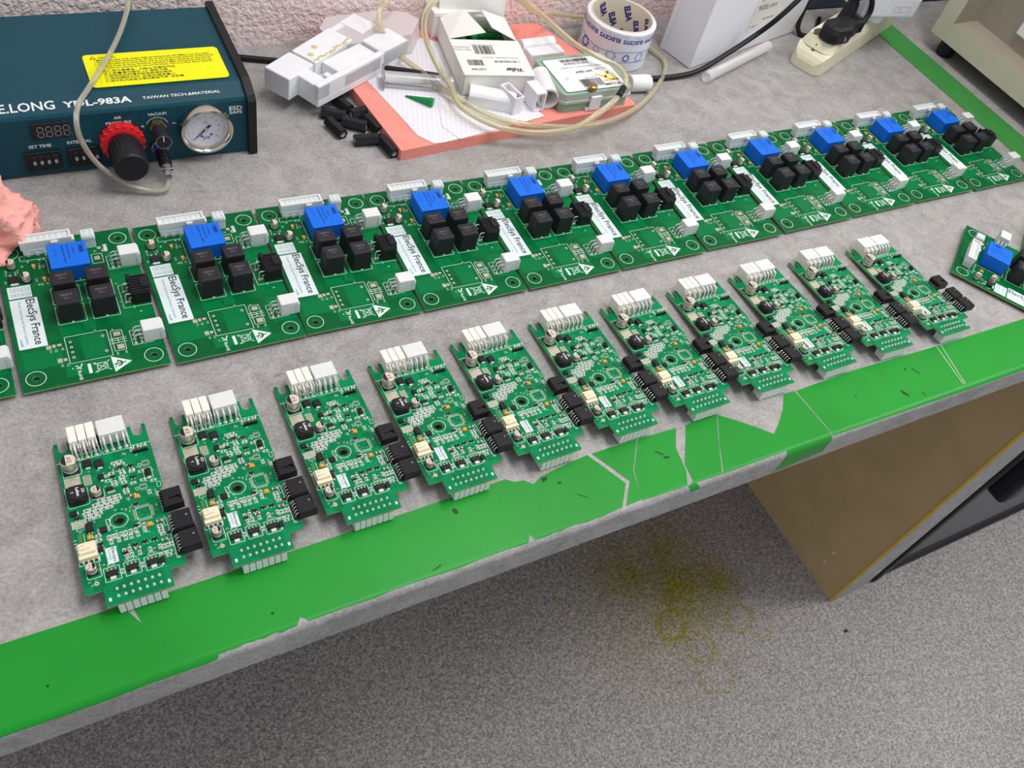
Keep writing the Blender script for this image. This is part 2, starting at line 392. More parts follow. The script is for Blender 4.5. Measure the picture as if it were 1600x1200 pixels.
# ================================================================== SETTING
FL = -0.72; WY = 0.334; TH = -0.035
b = MB(); b.box(-3, 4, -3.2, WY, FL - 0.05, FL, 'floor'); tag(b.build('floor'), None, None, kind='structure')
b = MB(); b.box(-3, 4, WY, WY + 0.1, FL, 1.9, 'wall'); tag(b.build('wall_back'), None, None, kind='structure')
b = MB(); b.box(0.50, 1.9, WY - 0.006, WY, 0.0005, 0.14, 'slate', 0.002); tag(b.build('trim_1'), None, None, kind='structure')

def edge_z(y, lift=0.0):
    """height of the rounded front edge of the worktop"""
    r = 0.006; y0 = -0.298
    if y >= y0: return lift, 0.0
    a = min(pi / 2, (y0 - y) / r); return None, a
b = MB(); r = 0.006; prof = [(WY, 0.0)] + [(-0.298 - r * sin(a), -r + r * cos(a)) for a in [i * pi / 16 for i in range(9)]] + [(-0.304, TH + 0.004), (-0.300, TH), (WY, TH)]
vs = []
for x in (-1.3, 1.9): vs += [(x, y, z) for y, z in prof]
n = len(prof)
b.add(vs, [(i, (i + 1) % n, n + (i + 1) % n, n + i) for i in range(n)], 'table', True)
b.add(vs[:n], [tuple(range(n))], 'table'); b.add(vs[n:], [tuple(range(n))[::-1]], 'table')
worktop = tag(b.build('worktop', recalc=True), 'grey concrete-look laminate worktop with rounded front edge carrying the boards', 'worktop')

# green tape pieces, each laid flat on the worktop and wrapped over the front edge
def drape(pts, lift=0.00025):
    bm = bmesh.new(); tr = tessellate_polygon([[Vector((x, y, 0)) for x, y in pts]]); V = [bm.verts.new((x, y, 0)) for x, y in pts]
    for t in tr:
        try: bm.faces.new([V[i] for i in t])
        except ValueError: pass
    for i in range(10):
        bmesh.ops.bisect_plane(bm, geom=bm.verts[:] + bm.edges[:] + bm.faces[:], plane_co=(0, -0.2975 - i * 0.0012, 0), plane_no=(0, 1, 0))
    for f in bm.faces:
        if f.normal.z < 0: f.normal_flip()
    rr = 0.006
    for v in bm.verts:
        d = -0.298 - v.co.y
        if d <= 0: v.co.z = lift; continue
        a = min(d / rr, pi / 2); rest = d - a * rr
        v.co.y = -0.298 - (rr + lift) * sin(a); v.co.z = -rr + (rr + lift) * cos(a) - rest
    return bm
random.seed(4)
def ragged(x0, x1, y, amp, n=14):
    return [(x0 + (x1 - x0) * i / n, y + random.uniform(-amp, amp) * (0 < i < n)) for i in range(n + 1)]
TP = [
 ('long green tape strip along the worktop front edge at the left corner', [(-0.86, -0.251), (-0.5347, -0.2504), (-0.5303, -0.2553), (-0.524, -0.2665), (-0.5275, -0.2518), (-0.403, -0.2500), (-0.2605, -0.2473), (-0.2555, -0.2515), (-0.2470, -0.2530), (-0.242, -0.2585), (-0.2333, -0.2542), (-0.2146, -0.2515), (-0.1882, -0.2485), (-0.1712, -0.2818), (-0.185, -0.2995)] + ragged(-0.20, -0.262, -0.3005, 0.0006) + [(-0.264, -0.295), (-0.268, -0.301)] + ragged(-0.275, -0.43, -0.3008, 0.0006) + [(-0.4345, -0.2965), (-0.438, -0.3012)] + ragged(-0.445, -0.487, -0.3015, 0.0007) + [(-0.4885, -0.3045)] + ragged(-0.50, -0.86, -0.3050, 0.0006)),
 ('small green tape wedge between two diagonal cracks in front of the seventh small board', [(-0.1840, -0.2486), (-0.1402, -0.2486), (-0.1590, -0.2736), (-0.1668, -0.2990), (-0.1815, -0.2995), (-0.1670, -0.2813)]),
 ('green tape piece with a dark scuff left of the white gap', [(-0.1390, -0.2486), (-0.101, -0.2497), (-0.1125, -0.2672), (-0.1140, -0.2762), (-0.1165, -0.2890), (-0.1230, -0.3005), (-0.1655, -0.2998), (-0.1662, -0.2975), (-0.1580, -0.2736)]),
 ('green tape piece with a hairline split right of the white gap', [(-0.0910, -0.2502), (-0.0768, -0.2479), (-0.0575, -0.2496), (-0.0735, -0.2760), (-0.0880, -0.3010), (-0.1145, -0.3006), (-0.1163, -0.2985), (-0.1137, -0.2826)]),
 ('green tape piece with curved torn edge folded down over the worktop front', [(-0.0566, -0.2498), (-0.0435, -0.2600), (-0.0304, -0.2713), (-0.0183, -0.2832), (-0.0058, -0.2743), (0.0068, -0.2640), (0.0165, -0.2530), (0.0185, -0.2500), (0.0318, -0.2505), (0.0350, -0.2980), (0.0350, -0.3230), (-0.0180, -0.3290), (-0.0176, -0.3008), (-0.0866, -0.3012), (-0.0728, -0.2760)]),
 ('long clean green tape strip with oval black scuff left of the double seam', [(0.0332, -0.2508), (0.106, -0.2485), (0.226, -0.2510), (0.2134, -0.3040), (0.0363, -0.3020)]),
 ('green tape strip running out at the right past the double seam', [(0.2268, -0.2510), (0.3571, -0.2513), (0.86, -0.2513), (0.86, -0.3052), (0.2142, -0.3042)]),
 ('small green tape tatter on the worktop rim below the white gap', [(-0.1225, -0.3012), (-0.1155, -0.2990), (-0.1100, -0.3070), (-0.1190, -0.3078)]),
]
for lab, pts in TP:
    b = MB(); b.bm(drape(pts), 'tape'); o = b.build('floor_marking_tape'); tag(o, lab, 'tape', 'green tape pieces along the front edge')
    sm = o.modifiers.new('thickness', 'SOLIDIFY'); sm.thickness = 0.0002; sm.offset = -1
def scuffs(parent, spots):
    random.seed(31)
    for x, y, a_, b_, ang in spots:
        b = MB(); n_ = 14; b.add([(x + cos(ang) * a_ * cos(q) * k_ - sin(ang) * b_ * sin(q) * k_, y + sin(ang) * a_ * cos(q) * k_ + cos(ang) * b_ * sin(q) * k_, .0003) for q, k_ in [(2 * pi * i / n_, random.uniform(.6, 1.1)) for i in range(n_)]], [tuple(range(n_))], 'scuff'); b.build('scuff_mark', parent)
tp_ = [o for o in bpy.data.objects if o.name.startswith('floor_marking_tape')]
scuffs(tp_[0], [(-0.2105, -0.2800, .0065, .0006, -.7), (-0.232, -0.2572, .0035, .0022, .3), (-0.222, -0.2640, .0020, .0012, 0), (-0.308, -0.2590, .0020, .0030, .4), (-0.338, -0.2960, .0050, .0006, .3), (-0.45, -0.288, .0012, .0012, 0), (-0.58, -0.285, .0012, .001, 0)])
scuffs(tp_[2], [(-0.1290, -0.2665, .0060, .0010, -.8), (-0.1255, -0.2720, .0035, .0016, -.2)])
for dx in (0.0, -0.0065):
    b = MB(); b.line(0.2262 + dx, -0.2512, 0.2140 + dx * .4, -0.2975, 0.0006, 0.00035, 'torn'); b.build('seam_line', tp_[5])
scuffs(tp_[5], [(0.1400, -0.2868, .0022, .0060, .5), (0.1720, -0.2690, .0010, .0075, .5), (0.1620, -0.2640, .0022, .0012, .4), (0.16, -0.2930, .0008, .003, .2), (0.088, -0.2735, .0012, .0012, 0)])
b = MB(); b.prism([(0.602, -0.2508), (0.650, -0.2508), (0.650, WY - 0.008), (0.602, WY - 0.008)], 0.0002, 0.0006, 'tape_edge')
tag(b.build('floor_marking_tape'), 'dull green tape band running back across the worktop beside the beige instrument', 'tape')

# cabinet below on the right
t = thing('cabinet_side_panel', 'brown fibreboard side panel with grey front edge standing under the worktop', 'panel', (0.512, -0.05, FL))
b = MB(); b.box(0, 0.034, -0.252, 0.36, 0, 0.68, 'brown_board'); b.build('side_board', t)
b = MB(); b.box(-0.0012, 0.0012, -0.2545, -0.2515, 0, 0.6845, 'glue'); b.box(-0.0005, 0.0015, -0.2550, -0.2520, 0, 0.6845, 'glue'); b.build('yellow_edge_line', t)
b = MB(); b.box(0.0015, 0.078, -0.256, -0.225, 0, 0.6845, 'table', 0.004, 2); b.build('front_edge_strip', t)
b = MB()
for yy, zz in ((-0.20, 0.05), (-0.20, 0.082)): b.box(-0.001, 0.001, yy - 0.003, yy + 0.003, zz - 0.0015, zz + 0.0015, 'tin')
b.build('screw_plate', t)
t = thing('drawer_unit', 'dark grey drawer unit with black frame and black upright handle behind the side panel', 'cabinet', (0.612, -0.30, FL))
b = MB(); b.box(0.012, 0.75, 0.004, 0.5, 0.012, 0.66, 'dgrey', 0.002); b.build('carcass', t)
b = MB(); b.box(0.000, 0.020, -0.006, 0.05, 0.0, 0.66, 'black', 0.003); b.build('frame_post', t)
b = MB(); b.box(0.012, 0.75, -0.002, 0.02, 0.0, 0.012, 'black', 0.001); b.box(0.012, 0.75, 0.0, 0.006, 0.034, 0.038, 'black'); b.build('plinth', t)
b = MB(); b.box(0.045, 0.085, -0.030, 0.004, 0.285, 0.62, 'black', 0.008, 2); b.build('handle', t)
b = MB(); b.box(0, 0.0012, 0, 0.0045, 0, 0.0012, 'ink'); b.T = Matrix.Identity(4)
o = b.build('crumb', loc=(0.50, -0.36, FL)); tag(o, 'tiny dark splinter lying on the speckled floor', 'debris'); o.scale = (6, 1, 1)

# ================================================================== BIG RELAY BOARDS (mm, z=0 on board top)
ZT = 0.005
def circle(cx, cy, r, n=20): return [(cx + r * cos(2 * pi * i / n), cy + r * sin(2 * pi * i / n)) for i in range(n)]
def BB(): return MB(0.001, (0, 0, ZT))
def part(root, name, fn, label=None, parent=None):
    b = BB(); fn(b); o = b.build(name, parent or root)
    if label: o['label'] = label
    return o
def make_big():
    root = thing('relay_circuit_board', 'x', 'circuit board')
    HX, HY = 40, 65
    holes = [circle(sx * HX, sy * HY, 2.4) for sx in (-1, 1) for sy in (-1, 1)]
    part(root, 'circuit_board', lambda b: b.prism([(-49.7, -76), (49.7, -76), (49.7, 76), (-49.7, 76)], -1.6, 0, 'pcb_big', 'pcb_edge', holes))
    def cu(b):
        z = 0.03
        b.rect(26.5, 48.5, -24, 26, z, 'copper'); b.rect(-46, -20, -57, -40, z, 'copper'); b.rect(-20, 24, -70, -58.8, z, 'copper')
        b.rect(27, 48.5, 29, 50, z, 'copper'); b.rect(-6, 10, -56, -33, z, 'copper'); b.rect(-3, 7, -28, 20, z, 'copper')
        b.rect(-18, -2, -30, -21, z, 'copper'); b.rect(30, 48, -56, -28, z, 'copper'); b.rect(-16, 22, 52, 72, z, 'copper')
    part(root, 'copper_area', cu)
    def silk(b):
        z = 0.07; k = 'silk'; w = 0.38
        for sx in (-1, 1):
            for sy in (-1, 1): b.ring(sx * HX, sy * HY, 6.3, 6.75, z, k, 36)
        b.frame(-33.5, -14.8, 54.7, 60, w, z, k); b.line(-14.8, 57, -14.8, 54.7, w, z, k)
        b.poly([(-15.5, 24), (-15.5, 52)], w, z, k); b.line(-15.5, 24, 17, 24, w, z, k)
        b.frame(17, 25, 40, 50.5, w, z, k)
        b.frame(27.3, 38.5, 31, 45.8, w, z, k); b.line(38, 31, 50, 31, w, z, k)
        b.poly([(50, -13.4), (29.5, -13.4), (29.5, 11.3), (36, 11.3)], w, z, k); b.line(37, -15, 37, -12, w, z, k)
        b.poly([(43, -52), (28, -52), (28, -37.2), (36, -37.2)], w, z, k)
        for x0, x1, y0, y1 in ((-17.6, 2.3, -18.6, 0), (6.8, 26, -18.6, 0), (-17.6, 2.3, 2.5, 20), (6.8, 26, 2.5, 20)): b.frame(x0, x1, y0, y1, w, z, k)
        b.frame(-16.3, 12.9, -57.8, -31.6, w, z, k)
        b.frame(15, 23, -54.4, -34.2, w, z, k)
        for y in (-42, -44, -46.5): b.line(13.8, y, 24.6, y, 0.5, z, k)
        b.line(19, -42, 19, -46.5, .4, z, k)
        # labels printed in white with knocked-out writing
        b.rect(-46.5, -30.5, 15.7, 28.4, z, 'label'); b.rect(-46.6, -27.7, -36, 14.4, z, 'label')
        b.text('ElecSys France', -35.6, 13.4, 8.4, z + .04, 'ink', -pi / 2, 0.012, 46.8)
        b.text('Power Security and Sensors Systems', -41.2, 11.5, 2.7, z + .04, 'grey_ink', -pi / 2, 0, 43)
        b.text('revK', -45.0, -26.5, 2.8, z + .04, 'ink', -pi / 2, 0, 7)
        for i in range(6):
            x = -45 + i * 2.5
            for y0, y1 in ((26.8, 22.5), (20.5, 17.5)):
                b.text('0N05' if i % 2 else 'K1W', x, y0, 1.9, z + .04, 'grey_ink', -pi / 2, 0, y0 - y1)
            if i: b.line(x - .7, 28, x - .7, 16, .12, z + .02, 'grey_ink')
        # weee bin, triangle, bar, rohs
        b.flat([(10.9, -58.6), (24.2, -66.3), (11.4, -73.8)], z, k)
        b.ring(15.2, -66.3, 1.6, 2.8, z + .04, 'pcb_big', 14, -2.0, 2.0); b.line(12.0, -66.6, 20, -66.0, .9, z + .04, 'pcb_big'); b.line(12.3, -70, 15, -63, .5, z + .04, 'pcb_big')
        b.line(-1.5, -61.5, 9.3, -70.5, .5, z, k); b.line(-1.5, -70.5, 9.3, -61.2, .5, z, k)
        b.poly([(0.8, -62.3), (0.6, -69.5), (7.5, -68.2), (7.4, -63.0)], .5, z, k, True); b.ring(0, -69.8, .5, 1.0, z, k, 12); b.ring(-0.6, -62.2, .5, .9, z, k, 12); b.line(6, -62, 6.2, -69, .4, z, k)
        b.rect(-5.6, -3.4, -70.3, -61.2, z, k)
        b.text('RoHS', -12.8, -66.0, 3.4, z, k, -pi / 2, .01, 8.8); b.line(-13, -61, -10.5, -63.5, .8, z, k); b.line(-10.5, -63.5, -9, -60, .8, z, k); b.line(-13.2, -63.4, -10, -64.4, .6, z, k); b.disc(-15.5, -62.8, .5, z, k, 10)
        for tx, x, y in (('C1', -27.6, -41.5), ('C2', -24, -41.5), ('U2', -19.6, -41.0), ('C5', -22.3, -56.8), ('C4', -18.6, -56.8), ('R1', 16.2, -32.5), ('R3', 15.5, -56.0), ('R2', 21.5, -56.0), ('U1', 4.5, -29.6), ('F1', 19.8, 52.8), ('T1', 27.8, 13), ('T2', 27.6, -7), ('C9', -45.5, 47.5), ('C8', -43, 42.5), ('U6', -47, 35.5), ('C10', -26, 34), ('C3', -22.6, 28), ('Z1', -19, 28), ('C6', -21.8, 46.5), ('J3', 34, 46.9), ('J4', 36, 13.4), ('L2', -18.8, 46.5)):
            b.text(tx, x, y, 2.3, z, k, -pi / 2 if tx[0] in 'CRULZ' else 0)
        b.text('JP1', 27.5, 59.5, 2.4, z, k, -pi / 2)
    o = part(root, 'silkscreen', silk)
    def pads(b):
        z = 0.05
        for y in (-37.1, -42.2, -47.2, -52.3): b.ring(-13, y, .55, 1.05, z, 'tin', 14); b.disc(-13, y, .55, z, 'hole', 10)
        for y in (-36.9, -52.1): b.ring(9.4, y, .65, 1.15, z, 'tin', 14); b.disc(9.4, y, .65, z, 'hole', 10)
        for x0, x1, y0, y1 in ((16.8, 21.6, -39.6, -35.6), (17.2, 22, -53, -48.4), (18.8, 23, 43.8, 48), (-29.4, -26, -40.4, -36.8), (-25.2, -23, -39.6, -36.6), (-24, -20.8, -55, -51), (-20, -17.6, -54.2, -51.6), (-22, -19, -39.0, -36.8)): b.rect(x0, x1, y0, y1, z + .02, 'pad')
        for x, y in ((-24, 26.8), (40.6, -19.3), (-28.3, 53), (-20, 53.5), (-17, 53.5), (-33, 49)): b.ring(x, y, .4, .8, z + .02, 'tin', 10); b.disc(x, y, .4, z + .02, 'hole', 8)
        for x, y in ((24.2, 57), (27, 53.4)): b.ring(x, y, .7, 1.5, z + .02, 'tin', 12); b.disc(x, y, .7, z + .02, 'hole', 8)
        b.frame(27.6, 30, 52, 60, .3, z + .02, 'silk'); b.rect(28.1, 29.5, 52.4, 59.6, z + .02, 'silk')
        for sx in (-1, 1):
            for sy in (-1, 1): b.ring(sx * HX, sy * HY, 2.4, 2.8, z, 'copper', 20)
    part(root, 'solder_pads', pads)
    # tall white 14-way header, standing
    def w14(b):
        x0, x1, y0, y1, h = -31, 6.3, 59.2, 69, 14
        b.box(x0 + 1, x1 - 1.2, y0, y1 - 1, 0.3, 6.2, 'nylon2', .3)
        b.prism([(x0, y0 + .3), (x1, y0 + .3), (x1, y1), (x0, y1)], 6.2, h, 'nylon2', None, [[(x0 + 1.3, y0 + 1.5), (x1 - 1.6, y0 + 1.5), (x1 - 1.6, y1 - 1.2), (x0 + 1.3, y1 - 1.2)]])
        b.rect(x0 + 1.2, x1 - 1.5, y0 + 1.4, y1 - 1.1, 12.3, 'nylon2')
        for i in range(7):
            for j in (0, 1):
                cx = x0 + 5.2 + i * 4.35; cy = y0 + 3.2 + j * 3.7; b.rect(cx - 1.25, cx + 1.25, cy - 1.05, cy + 1.05, 12.36, 'cell')
        b.box(-9, -4, y0 - 1.6, y0 + .5, 10.2, 12.6, 'nylon2', .2); b.box(x1 - 1, x1 + 2, y0 + 2, y1 - 2, 4.8, 9.5, 'nylon2', .2)
        for i in range(5): b.box(x0 + 3 + i * 6.6, x0 + 5.6 + i * 6.6, y0 - .4, y0 + .3, 0, 3, 'nylon2')
        for i in range(7):
            for j in (0, 1): b.cyl(x0 + 5.2 + i * 4.35, y0 + 3 + j * 4.2, .55, -5.0, .5, 'tin', 8)
    part(root, 'white_header', w14)
    def w4(b):
        x0, x1, y0, y1, h = 13, 23.2, 57.2, 66.4, 13.6
        b.box(x0 + .4, x1 - .4, y0 + .4, y1 - .4, 0.3, h - 3, 'nylon2', .3); b.box(x0, x1, y0, y1, h - 4.4, h - .8, 'nylon2', .5)
        b.prism([(x0 + .5, y0 + .5), (x1 - .5, y0 + .5), (x1 - .5, y1 - .5), (x0 + .5, y1 - .5)], h - .8, h, 'nylon2')
        for i in (0, 1):
            for j in (0, 1):
                cx = x0 + 3 + i * 4.2; cy = y0 + 2.7 + j * 3.9; b.rect(cx - 1.4, cx + 1.4, cy - 1.3, cy + 1.3, h + .03, 'cell'); b.cyl(cx, cy, .55, -5.0, .5, 'tin', 8)
    o = part(root, 'small_white_header', w4)
    # blue current sensor
    def blue(b):
        b.box(-13.2, 14.8, 25.3, 51.6, .3, 15.6, 'blue', .5, 2)
        for x in (-10, -5, 0, 5, 10): b.box(x - .6, x + .6, 24.9, 25.3, 0, .9, 'tin')
        for i in range(3): b.rect(-6.5 + i * 3, -5 + i * 3, 25.2, 25.28, 8, 'blue')
    o = part(root, 'current_sensor', blue)
    def bluep(b):
        z = 15.66; k = 'bluemark'
        b.text('UMER', 9.2, 47.8, 4.4, z, k, -pi / 2, .04, 9.4); b.text('e', 6.6, 43.6, 1.8, z, k, -pi / 2)
        b.text('17K83', 4.2, 46.3, 2.2, z, k, -pi / 2, 0, 8.6); b.text('IN=25.10A 150V', 0.6, 49, 2.3, z, k, -pi / 2, .01, 15)
        b.text('Reg-4646-X811-4097N', -2.8, 49.6, 2.0, z, k, -pi / 2, .02, 20)
        for i, s_ in enumerate(('+5', 'M', 'R', '-')): b.text(s_, -8.6, 48.5 - i * 4.2, 2.0, z, k, -pi / 2)
    part(root, 'printed_marking', bluep, parent=o)
    for i, (x0, x1, y0, y1) in enumerate(((-16, 1, -17.2, -1.6), (8, 25, -17.2, -1.8), (-16, .9, 4.0, 18.6), (8.2, 24.8, 4.0, 19))):
        o = part(root, 'relay', lambda b: (b.box(x0, x1, y0, y1, .3, 19.6, 'relay', 1.3, 3, 0.3), b.box((x0 + x1) / 2 - .9, (x0 + x1) / 2 + .9, y0 - .9, y0, 0, .6, 'tin', .1)))
        part(root, 'relay_marking', lambda b: (b.text('HJ2215', (x0 + x1) / 2, y0 + 8.6, 2.6, 19.66, 'mark', 0, .01, 8, align='C'), b.text('0N11', (x0 + x1) / 2, y0 + 5.4, 2.0, 19.66, 'mark', 0, 0, 4.5, align='C')), parent=o)
    # right angle white 6-way connectors
    for cy in (36.6, -46.3):
        def J(b):
            x0, x1 = 36.4, 51.0; y0, y1 = cy - 5.8, cy + 5.4
            b.box(x0, x1, y0, y1, .4, 13.8, 'nylon2', .6, 2)
            b.box(x1 - 3.0, x1 + .8, y0 - .2, y1 + .2, 1.5, 11.8, 'nylon2', .4)
        o = part(root, 'white_side_connector', J)
        def pn(b):
            for i in range(3):
                y = cy - 4 + i * 4.1
                b.tube([(37, y, 8.8), (32.4, y, 8.8), (30.9, y, 7.8), (30.3, y, 5.2), (30.3, y, -4.6)], .48, 'tin', 6); b.tube([(37, y, 4.2), (35.3, y, 4.0), (34.6, y, 2.4), (34.6, y, -4.6)], .48, 'tin', 6)
                for x in (30.3, 34.9): b.lathe([(1.35, 0.03), (1.2, .5), (.6, 1.3)], 'tin', 10, x, y)
        part(root, 'pins', pn, parent=o)
    def K(b):
        x0, x1, y0, y1 = 36.6, 50.2, -11.8, 8.2
        b.box(x0, x1, y0, y1, .3, 12.4, 'black', .4)
        for i in range(7): yy = y0 + 1.2 + i * 2.7; b.box(x0 - .2, x1 + .2, yy, yy + 1.5, 2, 13.4, 'black', .25)
        b.box(x1 - 5.5, x1 + 1.4, y0 + 4.5, y1 - 4.5, 3.5, 14.4, 'black', .4); b.box(x0 - .8, x0 + 2.5, y1 - 4, y1 + .8, 5, 14, 'black', .3)
    o = part(root, 'black_side_connector', K)
    def kp(b):
        for y in (-7.5, 4.0):
            b.tube([(37, y, 8.5), (33, y, 8.5), (32.2, y, 7.6), (32.2, y, -4.6)], .55, 'tin', 6); b.tube([(37, y, 4), (35, y, 3.8), (34.6, y, -4.6)], .55, 'tin', 6)
            for x in (32.2, 34.8): b.lathe([(1.4, .03), (1.2, .6), (.6, 1.5)], 'tin', 10, x, y)
    part(root, 'pins', kp, parent=o)
    for cx, cy in ((-40.3, 49.8), (-31.9, 33.6)):
        o = part(root, 'electrolytic_capacitor', lambda b: (b.box(cx - 3.5, cx + 3.5, cy - 3.5, cy + 3.5, .05, 1, 'black', .4), b.lathe([(3.2, .9), (3.2, 1.9), (2.95, 2.2), (3.2, 2.6), (3.2, 6.2), (2.9, 6.6)], 'alu', 22, cx, cy)))
        part(root, 'capacitor_top', lambda b: (b.disc(cx, cy, 2.85, 6.63, 'captop', 22), b.add([(cx + 2.85 * cos(a), cy + 2.85 * sin(a), 6.66) for a in [pi * .62 + i * pi * .76 / 8 for i in range(9)]], [tuple(range(9))], 'ink'), b.text('10', cx - .2, cy + .2, 1.4, 6.68, 'ink'), b.text('16V', cx - .8, cy - 1.4, 1.2, 6.68, 'ink')), parent=o)
    part(root, 'voltage_regulator', lambda b: (b.box(-43.8, -37.2, 31.6, 38, .3, 2.6, 'ic', .3), b.box(-43.2, -37.8, 29.6, 31.8, .05, .6, 'tin', .1), b.box(-43.2, -41.8, 38, 40.2, .05, .8, 'tin', .1), b.box(-39.2, -37.8, 38, 40.2, .05, .8, 'tin', .1)))
    for cx, cy in ((-25, 46.6), (-19.6, 31.2)):
        part(root, 'tantalum_capacitor', lambda b: (b.box(cx - 1.3, cx + 1.3, cy - 1.6, cy + 1.6, .2, 2, 'tant', .25), b.box(cx - .8, cx + .8, cy - 2.1, cy + 2.1, .05, .7, 'tin', .1)))
    r0 = None
    for cx, cy in ((-20.8, 47.6), (-18.6, 45.6), (-16.9, 30.6), (-45, 42), (-38.6, 42.2), (-36.8, 43.8)):
        if r0 is None:
            r0 = part(root, 'chip_resistor', lambda b: (b.box(cx - .45, cx + .45, cy - .8, cy + .8, .05, .6, 'ic'), b.box(cx - .5, cx + .5, cy + .6, cy + 1.25, .04, .65, 'tin'), b.box(cx - .5, cx + .5, cy - 1.25, cy - .6, .04, .65, 'tin'))); q = (cx, cy)
        else: dup_part(r0, root, (cx - q[0]) / 1000, (cy - q[1]) / 1000)
    part(root, 'pin_row', lambda b: [b.box(14.6 + i * 1.6, 15.5 + i * 1.6, 22.6, 23.6, .05, 1.2, 'tin') for i in range(5)] + [b.box(13.8, 22.6, 20.6, 22.8, .1, 1.6, 'ic', .2)])
    return root
big0 = make_big(); index_kids()
BP = [(-0.6148, 0.0042, -0.2, 'relay board cut off by the left picture edge, only its right rim showing'),
 (-0.511, 0.0031, -0.13, 'leftmost whole green relay board, beside the pink cloth'),
 (-0.4076, 0.0013, 0.36, 'second whole green relay board from the left, in front of the pressure gauge'),
 (-0.3058, 0.0015, -0.63, 'third whole green relay board from the left in the back row'),
 (-0.2041, 0.0006, -0.26, 'fourth whole green relay board from the left, in front of the foam mat corner'),
 (-0.1022, -0.0001, -0.01, 'fifth whole green relay board from the left in the back row'),
 (0.0, 0.0, -0.05, 'sixth whole green relay board from the left in the back row'),
 (0.1037, 0.0012, -0.29, 'seventh whole green relay board from the left in the back row'),
 (0.2082, 0.0029, 0.66, 'fourth green relay board from the right end of the back row'),
 (0.3111, 0.0046, 0.55, 'third green relay board from the right end of the back row'),
 (0.4145, 0.0059, 0.15, 'second green relay board from the right end of the back row'),
 (0.5176, 0.0058, 0.76, 'last green relay board at the right end of the back row, beside the green band'),
 (0.4003, -0.2101, 33.4, 'turned green relay board lying askew at the right near the worktop front'),
 (0.5265, -0.2055, 33.4, 'relay board barely showing at the right picture edge beside the turned one')]
for i, (x, y, a, lab) in enumerate(BP):
    o = big0 if i == 0 else copy_tree(big0)
    o.location = (x, y, 0); o.rotation_euler = (0, 0, radians(a)); o['label'] = lab
    o['group'] = 'relay circuit boards in the back row' if i < 12 else 'relay circuit boards lying askew at the right'

